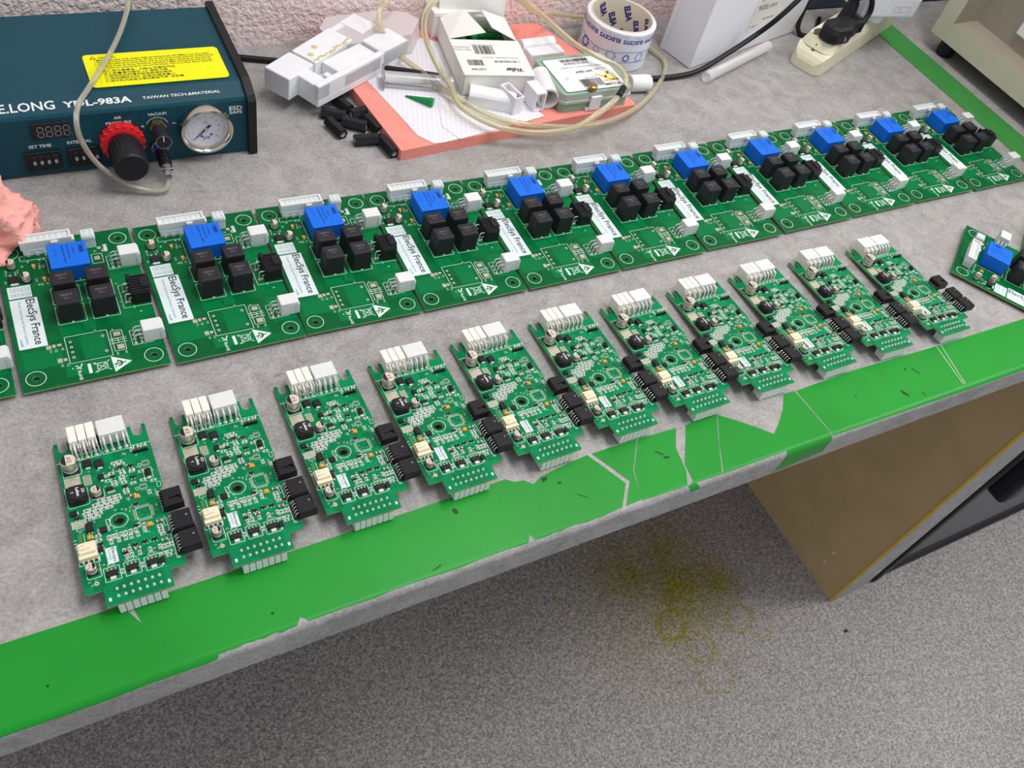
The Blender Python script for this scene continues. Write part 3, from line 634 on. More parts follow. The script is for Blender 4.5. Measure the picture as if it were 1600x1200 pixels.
# ================================================================== SMALL CONTROL BOARDS
ZS = 0.010; TX, TY = 0.02176, -0.08164
def SB(): return MB(0.001, (0, 0, ZS))
def make_small():
    root = thing('control_circuit_board', 'x', 'circuit board')
    def P(name, fn, parent=None, label=None):
        b = SB(); fn(b); o = b.build(name, parent or root)
        if label: o['label'] = label
        return o
    def arc(cx, cy, r, a0, a1, n=8): return [(cx + r * cos(radians(a0 + (a1 - a0) * i / n)), cy + r * sin(radians(a0 + (a1 - a0) * i / n))) for i in range(n + 1)]
    out = [(-28.2, 75.8), (-28.2, -46.8), (-18.2, -47), (-18.2, -59.2), (21.2, -59.2), (21.2, -46.8), (31.2, -46.6), (31.2, -37.6), (29, -37.2), (29, 16), (31, 17.6), (31, 75.2), (28.4, 75.2), (28.4, 68.8)] + arc(25, 68.8, 3.4, 0, -180) + [(21.4, 75.2), (-19.8, 75.2), (-19.8, 69.6)] + arc(-22.7, 69.6, 2.9, 0, -180) + [(-25.6, 75.8)]
    P('circuit_board', lambda b: b.prism(out, -1.6, 0, 'pcb_small', 'pcb_edge', [circle(0, 0, 2.7)]))
    def silk(b):
        z = .06; k = 'silk'; w = .33
        b.ring(0, 0, 5.3, 5.65, z, k, 36)
        b.line(-28.3, 58.2, -21.8, 58.2, w, z, k); b.line(18.6, 57.8, 30.9, 57.6, w, z, k)
        for x in (-17.9, -12.0, -6.1): b.poly([(x, 66), (x, 56.8), (x + 5.4, 56.8), (x + 5.4, 66)], w, z, k)
        b.poly([(.7, 66), (.7, 56.6), (18.6, 56.6), (18.6, 75)], w, z, k)
        b.poly([(-26, 57), (-26, 45.2), (-15.6, 45.2), (-14.6, 46.4), (-14.6, 55)], w, z, k)
        b.poly([(-27, 36), (-27, 20.2), (-26, 19.2), (-15, 19.2), (-13.8, 20.4), (-13.8, 33)], w, z, k)
        b.poly([(-12.4, 28), (-12.4, 21.4), (-5, 21.4), (-4.4, 22), (-4.4, 28)], w, z, k)
        b.poly([(-25, -27.2), (-25, -36), (-24, -37), (-17.4, -37), (-16.8, -36.4), (-16.8, -27.5)], w, z, k)
        b.frame(-27.6, -15.8, -25.8, -12, w, z, k)
        for cx, cy in ((-10.9, -37.8), (.9, -37.8), (12.9, -38.6)): b.frame(cx - 4.6, cx + 4.6, cy - 4.8, cy + 5.2, w, z, k); b.frame(cx - 1.6, cx + 1.8, cy + 6, cy + 7.6, .25, z, k)
        b.rect(-12, -5.6, -30.4, -18.3, z, 'label'); b.text('Elecsys', -8.4, -18.8, 2.7, z + .03, 'ink', -pi / 2, .01, 10.6)
        b.text('Power Systems', -10.3, -19.2, 1.4, z + .03, 'grey_ink', -pi / 2, .01, 8.6); b.text('revC', -11.7, -25, 1.2, z + .03, 'grey_ink', -pi / 2)
        # bare processor land
        b.frame(10.8, 19.6, -4, 4.8, .3, z, k)
        for x0, y0 in ((24.6, 40), (19.2, 21)):
            b.frame(x0 - 2.2, x0 + 2.2, y0 - 1.2, y0 + 1.2, .25, z, k)
            b.frame(x0 - 4.8, x0 - 3.2, y0 - 1.4, y0 + .8, .25, z, k)
        for y in (3.5, 6.4, 9.6): pass
        b.frame(-27.2, -18.6, 5.8, 8.2, .3, z, k); b.frame(-27.2, -18.6, 2.8, 5.2, .3, z, k); b.frame(-25, -20.4, .4, 2.2, .3, z, k)
        b.poly([(-21.8, -2.5), (-21.8, -12)], w, z, k); b.frame(27.8, 30, 17.6, 21.8, .25, z, k); b.frame(25.2, 27.2, -14.2, -9.0, .3, z, k); b.frame(25.2, 27.2, -29.5, -25.2, .3, z, k)
        b.frame(-7.6, -5.4, -1.6, 3.2, .3, z, k); b.text('0A', -6.0, 2.8, 1.7, z, k, -pi / 2)
        for y in (-6, -8.5, -11): b.line(-28, y, -26.6, y, .4, z, k)
        b.frame(21.6, 27, 27, 35.6, w, z, k)
        for tx, x, y in (('C12', -12.6, 56), ('D7', -5.6, 43.6), ('C4', -4.0, 29), ('D4', -1.5, 36.6), ('U3', 21, 24.6), ('R7', 20, 37), ('Q4', 5.2, 38.8), ('D9', -18.6, 9.8), ('U5', -4, -8), ('C8', -15.5, -30), ('J8', 27.4, -40.5), ('K1', -25, -39.5), ('R1', -2.4, -31.6), ('R9', 16.8, -33.6)): b.text(tx, x, y, 1.5, z, k)
        for (x, y, rr) in CH: b.frame(x - 1.7, x + 1.7, y - .95, y + .95, .3, z, k) if rr == 0 else b.frame(x - .95, x + .95, y - 1.7, y + 1.7, .3, z, k)
        random.seed(7)
        for i in range(90):
            x, y = random.uniform(-26, 28), random.uniform(-44, 54); b.text(random.choice('RCDQUL') + str(random.randint(1, 9)), x, y, 1.4, z, k, random.choice((0, -pi / 2)))
    CH = []
    def row(y, xs, r=0): CH.extend([(x, y, r) for x in xs])
    row(19.6, [-8, -4.4, -.8, 2.8]); row(17.1, [-11.5, -7.8, -4.2, -.6, 3.2]); row(14.6, [-17.2, -13.6, -9.8, -6.2, -2.6, 1.0]); row(12.1, [-18, -14.3, -10.6, -6.9, -3.2]); row(9.6, [-17.4, -13.7, -10]); row(7.1, [-15.5, -11.6])
    row(44.6, [6.6, 10.2]); row(47, [5.4, 8.9]); row(38.6, [9]); row(36.4, [9.2, 15]); row(33.6, [-.6, 8]); row(31.2, [2.6, 8]); row(28.6, [2.6, 8.6]); row(37.2, [15.3, ]); row(26.2, [14]); row(22, [8.4]); row(20, [8.6]); row(39, [2.5]); row(37.8, [-.4]); row(34, [20.4]); row(24, [26.4])
    row(-11, [-8.2, -3.6, 2, 8], 1); row(-14.8, [-7.4, -2.8, 1.2, 4.4, 8.6], 1); row(-11, [-5.9, -.6, 5], 1); row(-9.2, [13.6], 1); row(-13, [13.2], 1); row(-8, [10.6], 1)
    row(-13.2, [22.4]); row(-17.4, [22.4]); row(-20, [23]); row(-15.4, [22.6]); row(-24, [-1.4, 1.8], 1); row(-28.4, [-.6, 2.4], 1); row(-28.6, [7, 13.2, 19.2], 1)
    row(-29.4, [21.6, 24, 26.4], 1); row(-34.2, [20, 23.8]); row(-36.8, [23]); row(-10.6, [-14, -17.8]); row(-7.4, [-13.8])
    row(-38, [6.4, -5.2], 1); row(54.5, [18.5, 23.4, 27.4], 1); row(26.6, [20.2]); row(12, [26.5, ], 1); row(15.5, [22, ], 1)
    P('silkscreen', silk)
    def pads(b):
        z = .05
        b.rect(-26.3, -16.6, 35.2, 44.2, z, 'pad')
        b.rect(-14.9, -10.1, 34.4, 42.8, z, 'pad')
        for i in range(6): b.rect(-14.4, -10.6, 35.3 + i * 1.3, 35.75 + i * 1.3, z + .04, 'pcb_small')
        for i in range(11):
            t_ = 11.2 + i * .8
            for y0, y1 in ((5.4, 6.6), (-5.8, -4.6)): b.rect(t_, t_ + .4, y0, y1, z + .02, 'pad')
            u = -3.6 + i * .8
            for x0, x1 in ((9, 10.2), (20.2, 21.4)): b.rect(x0, x1, u, u + .4, z + .02, 'pad')
        for x0, y0 in ((24.6, 40), (19.2, 21)):
            for i in range(4):
                for dy in (1.7, -2.9): b.rect(x0 - 1.8 + i * 1.1, x0 - 1.4 + i * 1.1, y0 + dy, y0 + dy + 1.2, z + .02, 'pad')
        random.seed(3)
        for i in range(120): b.disc(random.uniform(-26, 29), random.uniform(-45, 55), .22, z + .015, 'pad', 6)
        for x, y in ((13, 1.5), (16, 2), (14.5, -1), (17, -2), (12.5, -2)): b.disc(x, y, .25, z + .02, 'pad', 6)
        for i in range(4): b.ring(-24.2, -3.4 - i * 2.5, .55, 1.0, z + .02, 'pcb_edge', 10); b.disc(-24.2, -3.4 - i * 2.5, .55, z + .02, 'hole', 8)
        b.rect(-27, -19, 6.2, 7.8, z + .02, 'pad'); b.rect(-27, -19, 3.2, 4.8, z + .02, 'pad')
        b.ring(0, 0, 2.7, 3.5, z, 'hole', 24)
        b.ring(-20.6, -41.2, .4, 1.6, z + .02, 'pad', 8)
    P('solder_pads', pads)
    for x, y in ((-15.4, -55.0), (18.9, -55.0)): P('alignment_peg', lambda b: b.box(x - .85, x + .85, y - 1.3, y + 1.3, -1.7, .5, 'nylon2', .3))
    # white power headers at the far end
    for x0 in (-17.7, -11.9, -6.1):
        def hd(b):
            b.box(x0, x0 + 5.3, 64, 78.2, .4, 12.0, 'nylon', .35); b.box(x0, x0 + .7, 60.2, 64.3, .4, 9.0, 'nylon', .15); b.box(x0 + 4.6, x0 + 5.3, 60.2, 64.3, .4, 9.0, 'nylon', .15)
        o = P('white_power_header', hd)
        def pn(b):
            x = x0 + 2.65
            b.tube([(x, 64.2, 9.4), (x, 61.4, 9.2), (x, 59.2, 8.0), (x, 58.0, 5.4), (x, 58.0, 0)], .72, 'tin', 8); b.lathe([(1.5, .03), (1.3, .5), (.65, 1.5)], 'tin', 12, x, 57.8); b.lathe([(1.5, .03), (1.3, .5), (.65, 1.5)], 'tin', 12, x, 62)
            b.tube([(x, 64.2, 5.0), (x, 63.0, 4.6), (x, 62.2, 3.2), (x, 62.0, 0)], .65, 'tin', 8)
        P('pins', pn, o)
    def hd4(b): b.box(.8, 18.2, 64, 78, .4, 11.6, 'nylon2', .35); b.box(.8, 1.5, 60.5, 64.3, .4, 8, 'nylon2', .15); b.box(17.5, 18.2, 60.5, 64.3, .4, 8, 'nylon2', .15)
    o = P('eight_way_header', hd4)
    def pn4(b):
        for i in range(4):
            x = 3.2 + i * 4.2
            b.tube([(x, 64.2, 9.2), (x, 62.0, 9.0), (x, 60.0, 7.8), (x, 58.9, 5.2), (x, 58.9, 0)], .68, 'tin', 8); b.tube([(x, 64.2, 4.8), (x, 63.2, 4.4), (x, 62.6, 3.0), (x, 62.4, 0)], .6, 'tin', 8); b.lathe([(1.5, .03), (1.3, .5), (.6, 1.4)], 'tin', 12, x, 58.9)
    P('pins', pn4, o)
    # black signal connectors on the right edge
    def k1(b):
        b.prism([(29, -4.6), (40.3, -4.6), (40.3, 8.8), (29, 8.8)], .2, 6.0, 'black'); b.box(28.4, 40.4, -4.8, 9, 6, 7.2, 'black', .2)
        for i in range(6): b.box(27.2, 29.2, -4.4 + i * 2.3, -3.2 + i * 2.3, .3, 6.8, 'black', .15)
    o = P('black_signal_connector', lambda b: (b.prism([(28.6, -4.8), (40.4, -4.8), (40.4, 8.9), (28.6, 8.9)], .2, 7.0, 'black', None, [[(34.2, -.2), (37.4, -.2), (37.4, -1.6), (39, -1.6), (39, 1.9), (36.4, 1.9), (36.4, 1.2), (32, 1.2), (32, .3), (34.2, .3)]]), b.rect(31.8, 39.2, -1.8, 2.1, 5.2, 'ic'), [b.box(27.0, 29.0, -4.6 + i * 2.35, -3.3 + i * 2.35, .3, 6.6, 'black', .15) for i in range(6)]))
    P('pins', lambda b: (b.rect(33, 36.6, .4, .9, 5.6, 'gold'), [b.tube([(28.8, -3.4 + i * 2.2, 3.6), (26.9, -3.4 + i * 2.2, 3.2), (26.5, -3.4 + i * 2.2, 0)], .3, 'tin', 5) for i in range(6)]), o)
    for y0, y1, sh in ((-23.9, -10.2, 0), (-39.4, -26.2, .9)):
        def kk(b):
            b.box(30.4 + sh, 42.2 + sh, y0, y1, .3, 7, 'black', .3); b.box(30 + sh, 42.6 + sh, y0 - .6, y0 + 1.6, .3, 6, 'black', .2)
            b.box(38.4 + sh, 40 + sh, (y0 + y1) / 2 + .6, (y0 + y1) / 2 + 2.6, 6.9, 7.3, 'black', .1); b.prism([(28, y0 + .6), (30.6 + sh, y0 + .6), (30.6 + sh, y1), (28, y1)], .1, .9, 'ic')
        o = P('black_signal_connector', kk)
        P('pins', lambda b: ([b.tube([(30.8 + sh, y0 + 2.4 + i * 2.6, 4.6), (29.2 + sh, y0 + 2.4 + i * 2.6, 4.2), (28.4 + sh, y0 + 2.4 + i * 2.6, 2.6), (28.2 + sh, y0 + 2.4 + i * 2.6, 0)], .36, 'tin', 5) for i in range(5)], b.rect(38.6 + sh, 39.8 + sh, (y0 + y1) / 2 + .8, (y0 + y1) / 2 + 2.4, 7.33, 'mark')), o)
        P('legend_line', lambda b: b.line(27.2, y0, 27.2, y1, .35, .07, 'silk'))
    # header beneath the near end, resting on the worktop
    def low(b):
        b.box(-12.6, 16.6, -57.6, -48, -4.6, -1.7, 'nylon2', .2)
        for i in range(7): x = -12.4 + i * 4.15; b.box(x, x + 3.75, -58.6, -48.2, -13.4, -4.0, 'nylon2', .3)
    o = P('mating_header', low)
    P('pins', lambda b: [b.lathe([(1.1, .03), (.95, .6), (.35, 1.7)], 'tin', 8, -10.5 + i * 4.13, y) for i in range(7) for y in (-48.9, -54.2)], o)
    # capacitors
    for cx, cy, rad, h, ang in ((-20.6, 51.2, 4.9, 10.4, pi), (-8.9, 25.0, 3.1, 6.4, 0.0), (-21.4, -31.8, 3.1, 6.4, 0.0)):
        o = P('electrolytic_capacitor', lambda b: (b.box(cx - rad - .3, cx + rad + .3, cy - rad - .3, cy + rad + .3, .05, 1.1, 'black', .4), b.lathe([(rad, 1), (rad, 2), (rad - .35, 2.4), (rad, 2.9), (rad, h - .4), (rad - .4, h)], 'alu', 26, cx, cy)))
        P('capacitor_top', lambda b: (b.disc(cx, cy, rad - .42, h + .03, 'captop', 26), b.add([(cx + (rad - .42) * cos(a), cy + (rad - .42) * sin(a), h + .06) for a in [ang - 1.25 + i * 2.5 / 10 for i in range(11)]], [tuple(range(11))], 'ink'), b.text('22', cx - (1.4 if ang == 0 else .6), cy + .2, rad * .5, h + .08, 'ink', 0, .02), b.text('63V', cx - (1.8 if ang == 0 else .8), cy - rad * .5, rad * .42, h + .08, 'ink', 0, .02)), o)
    def ind(b):
        c = [(-26.4, 22.6), (-23.8, 20), (-16.8, 20), (-14.4, 22.4), (-14.4, 30.2), (-16.8, 32.6), (-23.8, 32.6), (-26.4, 30.2)]
        b.prism(c, .3, 5.6, 'ic'); b.lathe([(5.6, 5.5), (5.6, 6.2), (5.2, 6.5)], 'ic', 28, -20.4, 26.3)
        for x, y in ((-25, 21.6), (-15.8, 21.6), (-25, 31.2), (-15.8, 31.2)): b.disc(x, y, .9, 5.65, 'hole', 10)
    o = P('power_inductor', ind)
    P('printed_marking', lambda b: (b.text('223', -16.9, 28.4, 2.4, 6.56, 'white_paint', -pi / 2, .02), b.text('Lohm', -20.2, 30.0, 2.8, 6.56, 'white_paint', -pi / 2, .03, 7), b.text('T', -23.6, 27.4, 2.2, 6.56, 'white_paint', -pi / 2, .03)), o)
    o = P('cream_relay', lambda b: (b.prism([(-26.9, -24), (-16.1, -24), (-16.1, -13), (-26.9, -13)], .8, 4.6, 'cream'), b.box(-26.4, -16.6, -21.6, -13.6, 4.6, 6.9, 'cream', .3, 1, .2)))
    P('pins', lambda b: [b.box(-25.6 + i * 2.9, -24.6 + i * 2.9, -25.4, -23.8, .05, 1.6, 'tin') for i in range(4)], o)
    P('printed_marking', lambda b: (b.text('C 7K', -25.6, -16.6, 1.5, 6.95, 'brass'), b.text('AQW210', -25.6, -19.4, 1.5, 6.95, 'brass')), o)
    for cx, cy in ((-10.4, 51.4), (-3.3, 49.0)):
        P('power_diode', lambda b: (b.box(cx - 2.6, cx + 2.6, cy - 2.8, cy + 3, .2, 2.6, 'ic', .4), b.box(cx - 1.5, cx + 1.5, cy - 4.2, cy - 2.8, .05, .9, 'tin', .15), b.box(cx - 2.4, cx - .9, cy + 3, cy + 3.8, .05, .7, 'tin', .1)))
    P('small_diode', lambda b: (b.box(-5.8, -2.4, 35.4, 39.4, .2, 2.1, 'ic', .3), b.box(-4.9, -3.1, 34, 35.4, .05, .7, 'tin', .1)))
    P('driver_chip', lambda b: (b.box(-26.8, -22.6, 12.2, 16, .1, 1.8, 'ic', .2), b.box(-22.7, -21.9, 12.8, 15.4, .05, .6, 'tin')))
    P('driver_chip', lambda b: (b.box(-2.8, 1.4, 24.6, 27.2, .1, 1.7, 'ic', .2), [b.box(-2.4 + i * 1.2, -1.7 + i * 1.2, 22.8, 24.6, .05, .5, 'tin') for i in range(4)]))
    P('opto_coupler', lambda b: (b.box(-19.6, -15.4, -3.4, 3.0, .2, 3, 'ic', .3), b.box(-18.8, -18, -4.4, -3.4, .05, .9, 'tin'), b.box(-17, -16.2, -4.4, -3.4, .05, .9, 'tin')))
    P('eight_pin_chip', lambda b: (b.box(-12.2, -7.8, -6.4, -2.4, .2, 1.8, 'ic', .25), [(b.box(-13.8, -12.2, -6.1 + i * 1.05, -5.65 + i * 1.05, .05, .5, 'tin'), b.box(-7.8, -6.2, -6.1 + i * 1.05, -5.65 + i * 1.05, .05, .5, 'tin')) for i in range(4)]))
    for i, (cx, cy) in enumerate(((-10.9, -37.8), (.9, -37.8), (12.9, -38.6))):
        P('power_transistor', lambda b: (b.box(cx - 3.4, cx + 3.4, cy - 1.9, cy + 1.9, .1, 1.9, 'ic', .25), b.box(cx - 1.7, cx + 1.7, cy - 4.2, cy - 1.9, .05, .8, 'tin', .15), [b.box(cx - 2.9 + j * 2.3, cx - 1.8 + j * 2.3, cy + 1.9, cy + 4.0, .05, .6, 'pad', .1) for j in range(3)]))
    P('small_diode', lambda b: (b.box(17, 19.8, -41.4, -37.4, .1, 2, 'ic', .3), b.box(17.9, 18.9, -43, -41.4, .05, .5, 'tin')))
    P('small_diode', lambda b: (b.box(-15.4, -12.8, -20.2, -16.2, .1, 2, 'ic', .3), b.box(-14.6, -13.6, -21.6, -20.2, .05, .5, 'tin')))
    o = P('crystal', lambda b: (b.box(22.6, 26.2, 27.8, 33.6, .6, 3.6, 'black', 1.4, 3), b.box(23.2, 25.6, 26.2, 28, .05, .5, 'tin')))
    # two-way pin header near the top right corner
    o = P('pin_header', lambda b: [b.box(18.8 + i * 2.5, 21 + i * 2.5, 50.2, 52.4, .2, 2.6, 'black', .2) for i in range(4)])
    P('pins', lambda b: [b.tube([(19.9 + i * 2.5, 51.3, 2), (19.9 + i * 2.5, 51.3, 5), (20.4 + i * 2.5, 53.2, 6)], .28, 'tin', 5) for i in range(4)], o)
    for x, y in ((13.9, 13.8), (17, -10.7), (-18.4, -7.4)): P('tantalum_capacitor', lambda b: (b.box(x - 1.5, x + 1.5, y - 1.5, y + 1.5, .2, 2.2, 'tant', .25), b.box(x - 1.9, x + 1.9, y - .9, y + .9, .05, .6, 'tin')))
    sot = [(8.9, 42), (14.9, 40.8), (2.8, 35.4), (14.6, 30.8), (8.6, 25), (5.6, -22.2), (11.4, -22), (17.4, -22.3), (-23.2, 9.8), (12, 8.4), (9, -14.2 + 6), (-13.6, -14.2), (-1, -26), (26.5, -20.5)]
    s0 = None
    for x, y in sot:
        if s0 is None: s0 = P('small_transistor', lambda b: (b.box(x - 1.5, x + 1.5, y - .9, y + .9, .15, 1.3, 'ic', .15), b.box(x - 1.3, x - .6, y - 1.7, y - .9, .05, .4, 'tin'), b.box(x + .6, x + 1.3, y - 1.7, y - .9, .05, .4, 'tin'), b.box(x - .35, x + .35, y + .9, y + 1.7, .05, .4, 'tin'))); q = (x, y)
        else: dup_part(s0, root, (x - q[0]) / 1000, (y - q[1]) / 1000)
    def chip(kind, body, wb):
        def f(b): b.box(-.45, .45, -.42, .42, .05, .55, body); b.box(-1.25, -.45, -.5, .5, .04, wb, 'tin'); b.box(.45, 1.25, -.5, .5, .04, wb, 'tin')
        b = MB(0.001, (0, 0, ZS)); f(b); return b.build(kind, root)
    protos = {0: chip('chip_resistor', 'ic', .5), 1: chip('chip_capacitor', 'brown', .6)}; first = {0: True, 1: True}
    # (the chips lie flat on the board, each at its own place)
    for i, (x, y, r_) in enumerate(CH):
        kd = 1 if i % 4 == 3 else 0; rz = pi / 2 if r_ else 0.0
        if first[kd]: o = protos[kd]; first[kd] = False
        else: o = protos[kd].copy(); COL.objects.link(o); o.parent = root
        o.location = (x / 1000, y / 1000, 0); o.rotation_euler = (0, 0, rz)
    for x, y in ((22.9, -9.8), (22.9, -25), (6.6, -28 + 2.6), (11.8, 16)):
        P('brown_capacitor', lambda b: (b.box(x - 1.0, x + 1.0, y - .9, y + .9, .05, 1.3, 'brown', .15), b.box(x - 1.8, x - 1, y - .9, y + .9, .04, 1.3, 'tin', .1), b.box(x + 1, x + 1.8, y - .9, y + .9, .04, 1.3, 'tin', .1)))
    return root
sm0 = make_small(); index_kids()
SP = [(-0.5221, -0.1964, -0.02), (-0.4465, -0.1968, -0.25), (-0.369, -0.1917, -0.05), (-0.2938, -0.1924, 0.08), (-0.2203, -0.1906, 0.75), (-0.1455, -0.189, -0.25), (-0.0711, -0.1901, 0.15), (0.0031, -0.1898, -0.97), (0.0801, -0.189, -0.07), (0.1574, -0.1891, -1.96), (0.2387, -0.1906, -1.18)]
SL = ['leftmost small green control board in the front row, nearest the camera', 'second small green control board from the left in the front row', 'third small green control board from the left in the front row', 'fourth small green control board from the left in the front row', 'fifth small green control board from the left in the front row', 'middle small green control board of the eleven in the front row', 'seventh small control board from the left, behind the cracked tape pieces', 'eighth small control board from the left, behind the white gap in the tape', 'third small control board from the right, behind the curved torn tape edge', 'second small control board from the right end of the front row', 'last small control board at the right end of the front row, black connectors uncovered']
RT = Matrix.Rotation(atan(TY), 4, 'X') @ Matrix.Rotation(-atan(TX), 4, 'Y')
for i, (x, y, a) in enumerate(SP):
    o = sm0 if i == 0 else copy_tree(sm0)
    Mx = Matrix.Rotation(radians(a), 4, 'Z') @ RT; nrm = Mx @ Vector((0, 0, 1))
    o.rotation_euler = Mx.to_euler(); o.location = Vector((x, y, 0.010)) - Vector(nrm[:3]) * ZS
    o['label'] = SL[i]; o['group'] = 'small control circuit boards in the front row'

# ================================================================== GLUE DISPENSER
t = thing('glue_dispenser', 'teal metal benchtop dispenser with red knob, gauge and yellow caution label', 'dispenser', (-0.455, 0.163, 0))
def D(name, b, label=None, parent=None):
    o = b.build(name, parent or t)
    if label: o['label'] = label
    return o
X0, Y0 = -0.455, 0.163
def LB(): return MB(1.0, (-X0, -Y0, 0))
pf = [(0.163, 0.002), (0.163, 0.057), (0.1645, 0.0595), (0.180, 0.066), (0.299, 0.067), (0.299, 0.002)]
b = LB(); vs = []
for x in (-0.64, -0.3365): vs += [(x, y, z) for y, z in pf]
n = len(pf); b.add(vs, [(i, (i + 1) % n, n + (i + 1) % n, n + i) for i in range(n)] + [tuple(range(n))[::-1], tuple(range(n, 2 * n))], 'teal'); o = D('housing', b)
bm = bmesh.new(); bm.from_mesh(o.data); bmesh.ops.recalc_face_normals(bm, faces=bm.faces[:]); bm.to_mesh(o.data); bm.free()
b = LB(); b.v = []; pr = [(0.158, 0.001), (0.158, 0.058), (0.162, 0.0625), (0.179, 0.0695), (0.303, 0.0705), (0.303, 0.001)]; vs = []
for x in (-0.3365, -0.3290): vs += [(x, y, z) for y, z in pr]
b.add(vs, [(i, (i + 1) % 6, 6 + (i + 1) % 6, 6 + i) for i in range(6)] + [tuple(range(6))[::-1], tuple(range(6, 12))], 'black'); D('side_cheek', b)
b = LB()
for x in (-0.62, -0.36):
    for y in (0.18, 0.285): b.cyl(x, y, 0.008, 0, 0.004, 'black')
D('feet', b)
slant = lambda u, v: (u, 0.1645 + v * 0.9225 - 0.0001, 0.0595 + v * 0.3868 + 0.0002)
front = lambda u, v: (u, 0.1627, v)
b = LB()
b.text('E.LONG', -0.5325, 0.0045, 0.0112, 0, 'white_paint', 0, .015, 0.0415, slant); b.text('YDL-983A', -0.4850, 0.0048, 0.0078, 0, 'white_paint', 0, .03, 0.0535, slant)
b.text('TAIWAN TECH.&MATERIAL', -0.4226, 0.0062, 0.0036, 0, 'white_paint', 0, .01, 0.0655, slant)
for tx, x, z, h, wd in (('SET TIME', -0.5179, 0.0295, 0.0042, 0.0172), ('INTERVAL', -0.4885, 0.0300, 0.0042, 0.0195), ('AIR', -0.4488, 0.0502, 0.0036, 0.0062), ('PRESSURE', -0.4558, 0.0452, 0.0036, 0.0205), ('VACUUM', -0.4215, 0.0500, 0.0040, 0.0155), ('+', -0.4282, 0.0385, 0.0050, 0.003), ('-', -0.4020, 0.0390, 0.0060, 0.003), ('ESD', -0.3522, 0.0478, 0.0058, 0.0115), ('SAFE', -0.3522, 0.0438, 0.0046, 0.0115)):
    b.text(tx, x, z, h, 0, 'white_paint', 0, .02, wd, front)
for i in range(9):
    a0, a1 = radians(20 + i * 15.5), radians(20 + (i + 1) * 15.5); c = (-0.4145, 0.0385)
    for (r0, r1) in ((0.0092, 0.0097),): b.add([front(c[0] + r0 * cos(a0), c[1] + r0 * sin(a0)), front(c[0] + r1 * cos(a0), c[1] + r1 * sin(a0)), front(c[0] + r1 * cos(a1), c[1] + r1 * sin(a1)), front(c[0] + r0 * cos(a1), c[1] + r0 * sin(a1))], [(0, 1, 2, 3)], 'white_paint')
D('printed_lettering', b, 'white lettering')
# yellow label
b = LB(); x0, x1, y0, y1 = -0.4592, -0.3446, 0.1843, 0.2321; rr = 0.004; pts = []
for cx, cy, a in ((x1 - rr, y1 - rr, 0), (x0 + rr, y1 - rr, 90), (x0 + rr, y0 + rr, 180), (x1 - rr, y0 + rr, 270)): pts += [(cx + rr * cos(radians(a + i * 22.5)), cy + rr * sin(radians(a + i * 22.5))) for i in range(5)]
b.prism(pts, 0.0668, 0.0673, 'yellow'); zz = 0.0674
b.poly([(-0.4535, 0.2250), (-0.4490, 0.2250), (-0.4512, 0.2285)], 0.0006, zz, 'ink', True); b.text('CAUTION', -0.4470, 0.2252, 0.0036, zz, 'ink', 0, .01, 0.0135)
for i, l in enumerate(('Must use dry and clean high-pressure air (0.7Mpa ) to be used.', 'Dispense liquid volume shall remain at 2/3 of the total volume of the barrel.', 'Clean the barrel in time after use to avoid glue sticking on the barrel.', 'The each knob air force should be adjusted to Max during long interval use.', 'The outlet of exhausting air can not be block. This is normal, use is need fix.')):
    b.text(l, -0.4490, 0.2218 - i * 0.0030, 0.0030, zz, 'ink', 0, .012, 0.096 if i != 1 else 0.099); b.disc(-0.4505, 0.2226 - i * 0.0030, 0.0005, zz, 'ink', 8)
for i, l in enumerate(('应使用干燥清洁，(7Mpa) 的高压气压', '注入胶量请勿超过 2/3. 容积为限', '使用完后及时清洗粘有胶液的部件', '使用间隔较长时, 应将压调至最小', '使用中机内会有正常间歇排气声. 非故障')):
    b.text(l, -0.4470, 0.2052 - i * 0.0037, 0.0034, zz, 'ink', 0, .01, (0.060, 0.053, 0.056, 0.058, 0.064)[i]); b.disc(-0.4505, 0.2065 - i * 0.0037, 0.0004, zz, 'ink', 8)
D('caution_label', b, 'yellow caution label with black print')
# display
b = LB(); b.box(-0.5132, -0.4842, 0.1615, 0.1635, 0.0382, 0.0535, 'ic', .0004); o = D('time_display', b)
b = LB()
for d in range(4):
    cx = -0.5085 + d * 0.0066
    for (xa, za, xb, zb) in ((0, 0, 0, .0048), (.0042, 0, .0042, .0048), (0, 0, .0042, 0), (0, .0048, .0042, .0048), (0, .0096, .0042, .0096), (0, .0048, 0, .0096), (.0042, .0048, .0042, .0096)):
        w_ = .00045; hx = w_ if xa == xb else 0; hz = 0 if xa == xb else w_; sh = .0006 if xa == xb else 0; sx = 0 if xa == xb else .0006
        b.box(cx + xa - hx + sx, cx + xb + hx - sx, 0.1611, 0.1614, 0.0405 + za - hz + sh, 0.0405 + zb + hz - sh, 'mark')
    b.box(cx + .0055, cx + .0062, .1611, .1614, .0402, .0409, 'mark')
D('digit_segments', b, parent=o)
for x0_, x1_, nd in ((-0.5225, -0.4950, 4), (-0.4900, -0.4655, 4)):
    b = LB(); b.box(x0_, x1_, 0.1605, 0.1635, 0.0075, 0.0262, 'black', .0006)
    for i in range(nd): cx = x0_ + .004 + i * .0055; b.box(cx, cx + .0048, .1592, .1606, .0120, .0235, 'ic', .0003)
    o = D('thumbwheel_switch', b); b = LB()
    for i in range(nd): b.text('0', x0_ + .0052 + i * .0055, .0152, .0052, 0, 'white_paint', 0, .01, .0022, lambda u, v: (u, .1589, v))
    D('digit', b, parent=o)
def on_front(x, z, tilt=0.0):
    return Matrix.Translation((x, 0.163, z)) @ Matrix.Rotation(radians(90 + tilt), 4, 'X')
b = LB(); b.T = on_front(-0.4452, 0.0295); N = 40
for i in range(2): pass
b.lathe([(0.0170, 0.0), (0.0178, 0.002), (0.0178, 0.007), (0.0150, 0.0085), (0.0112, 0.0088)], 'red', 36)
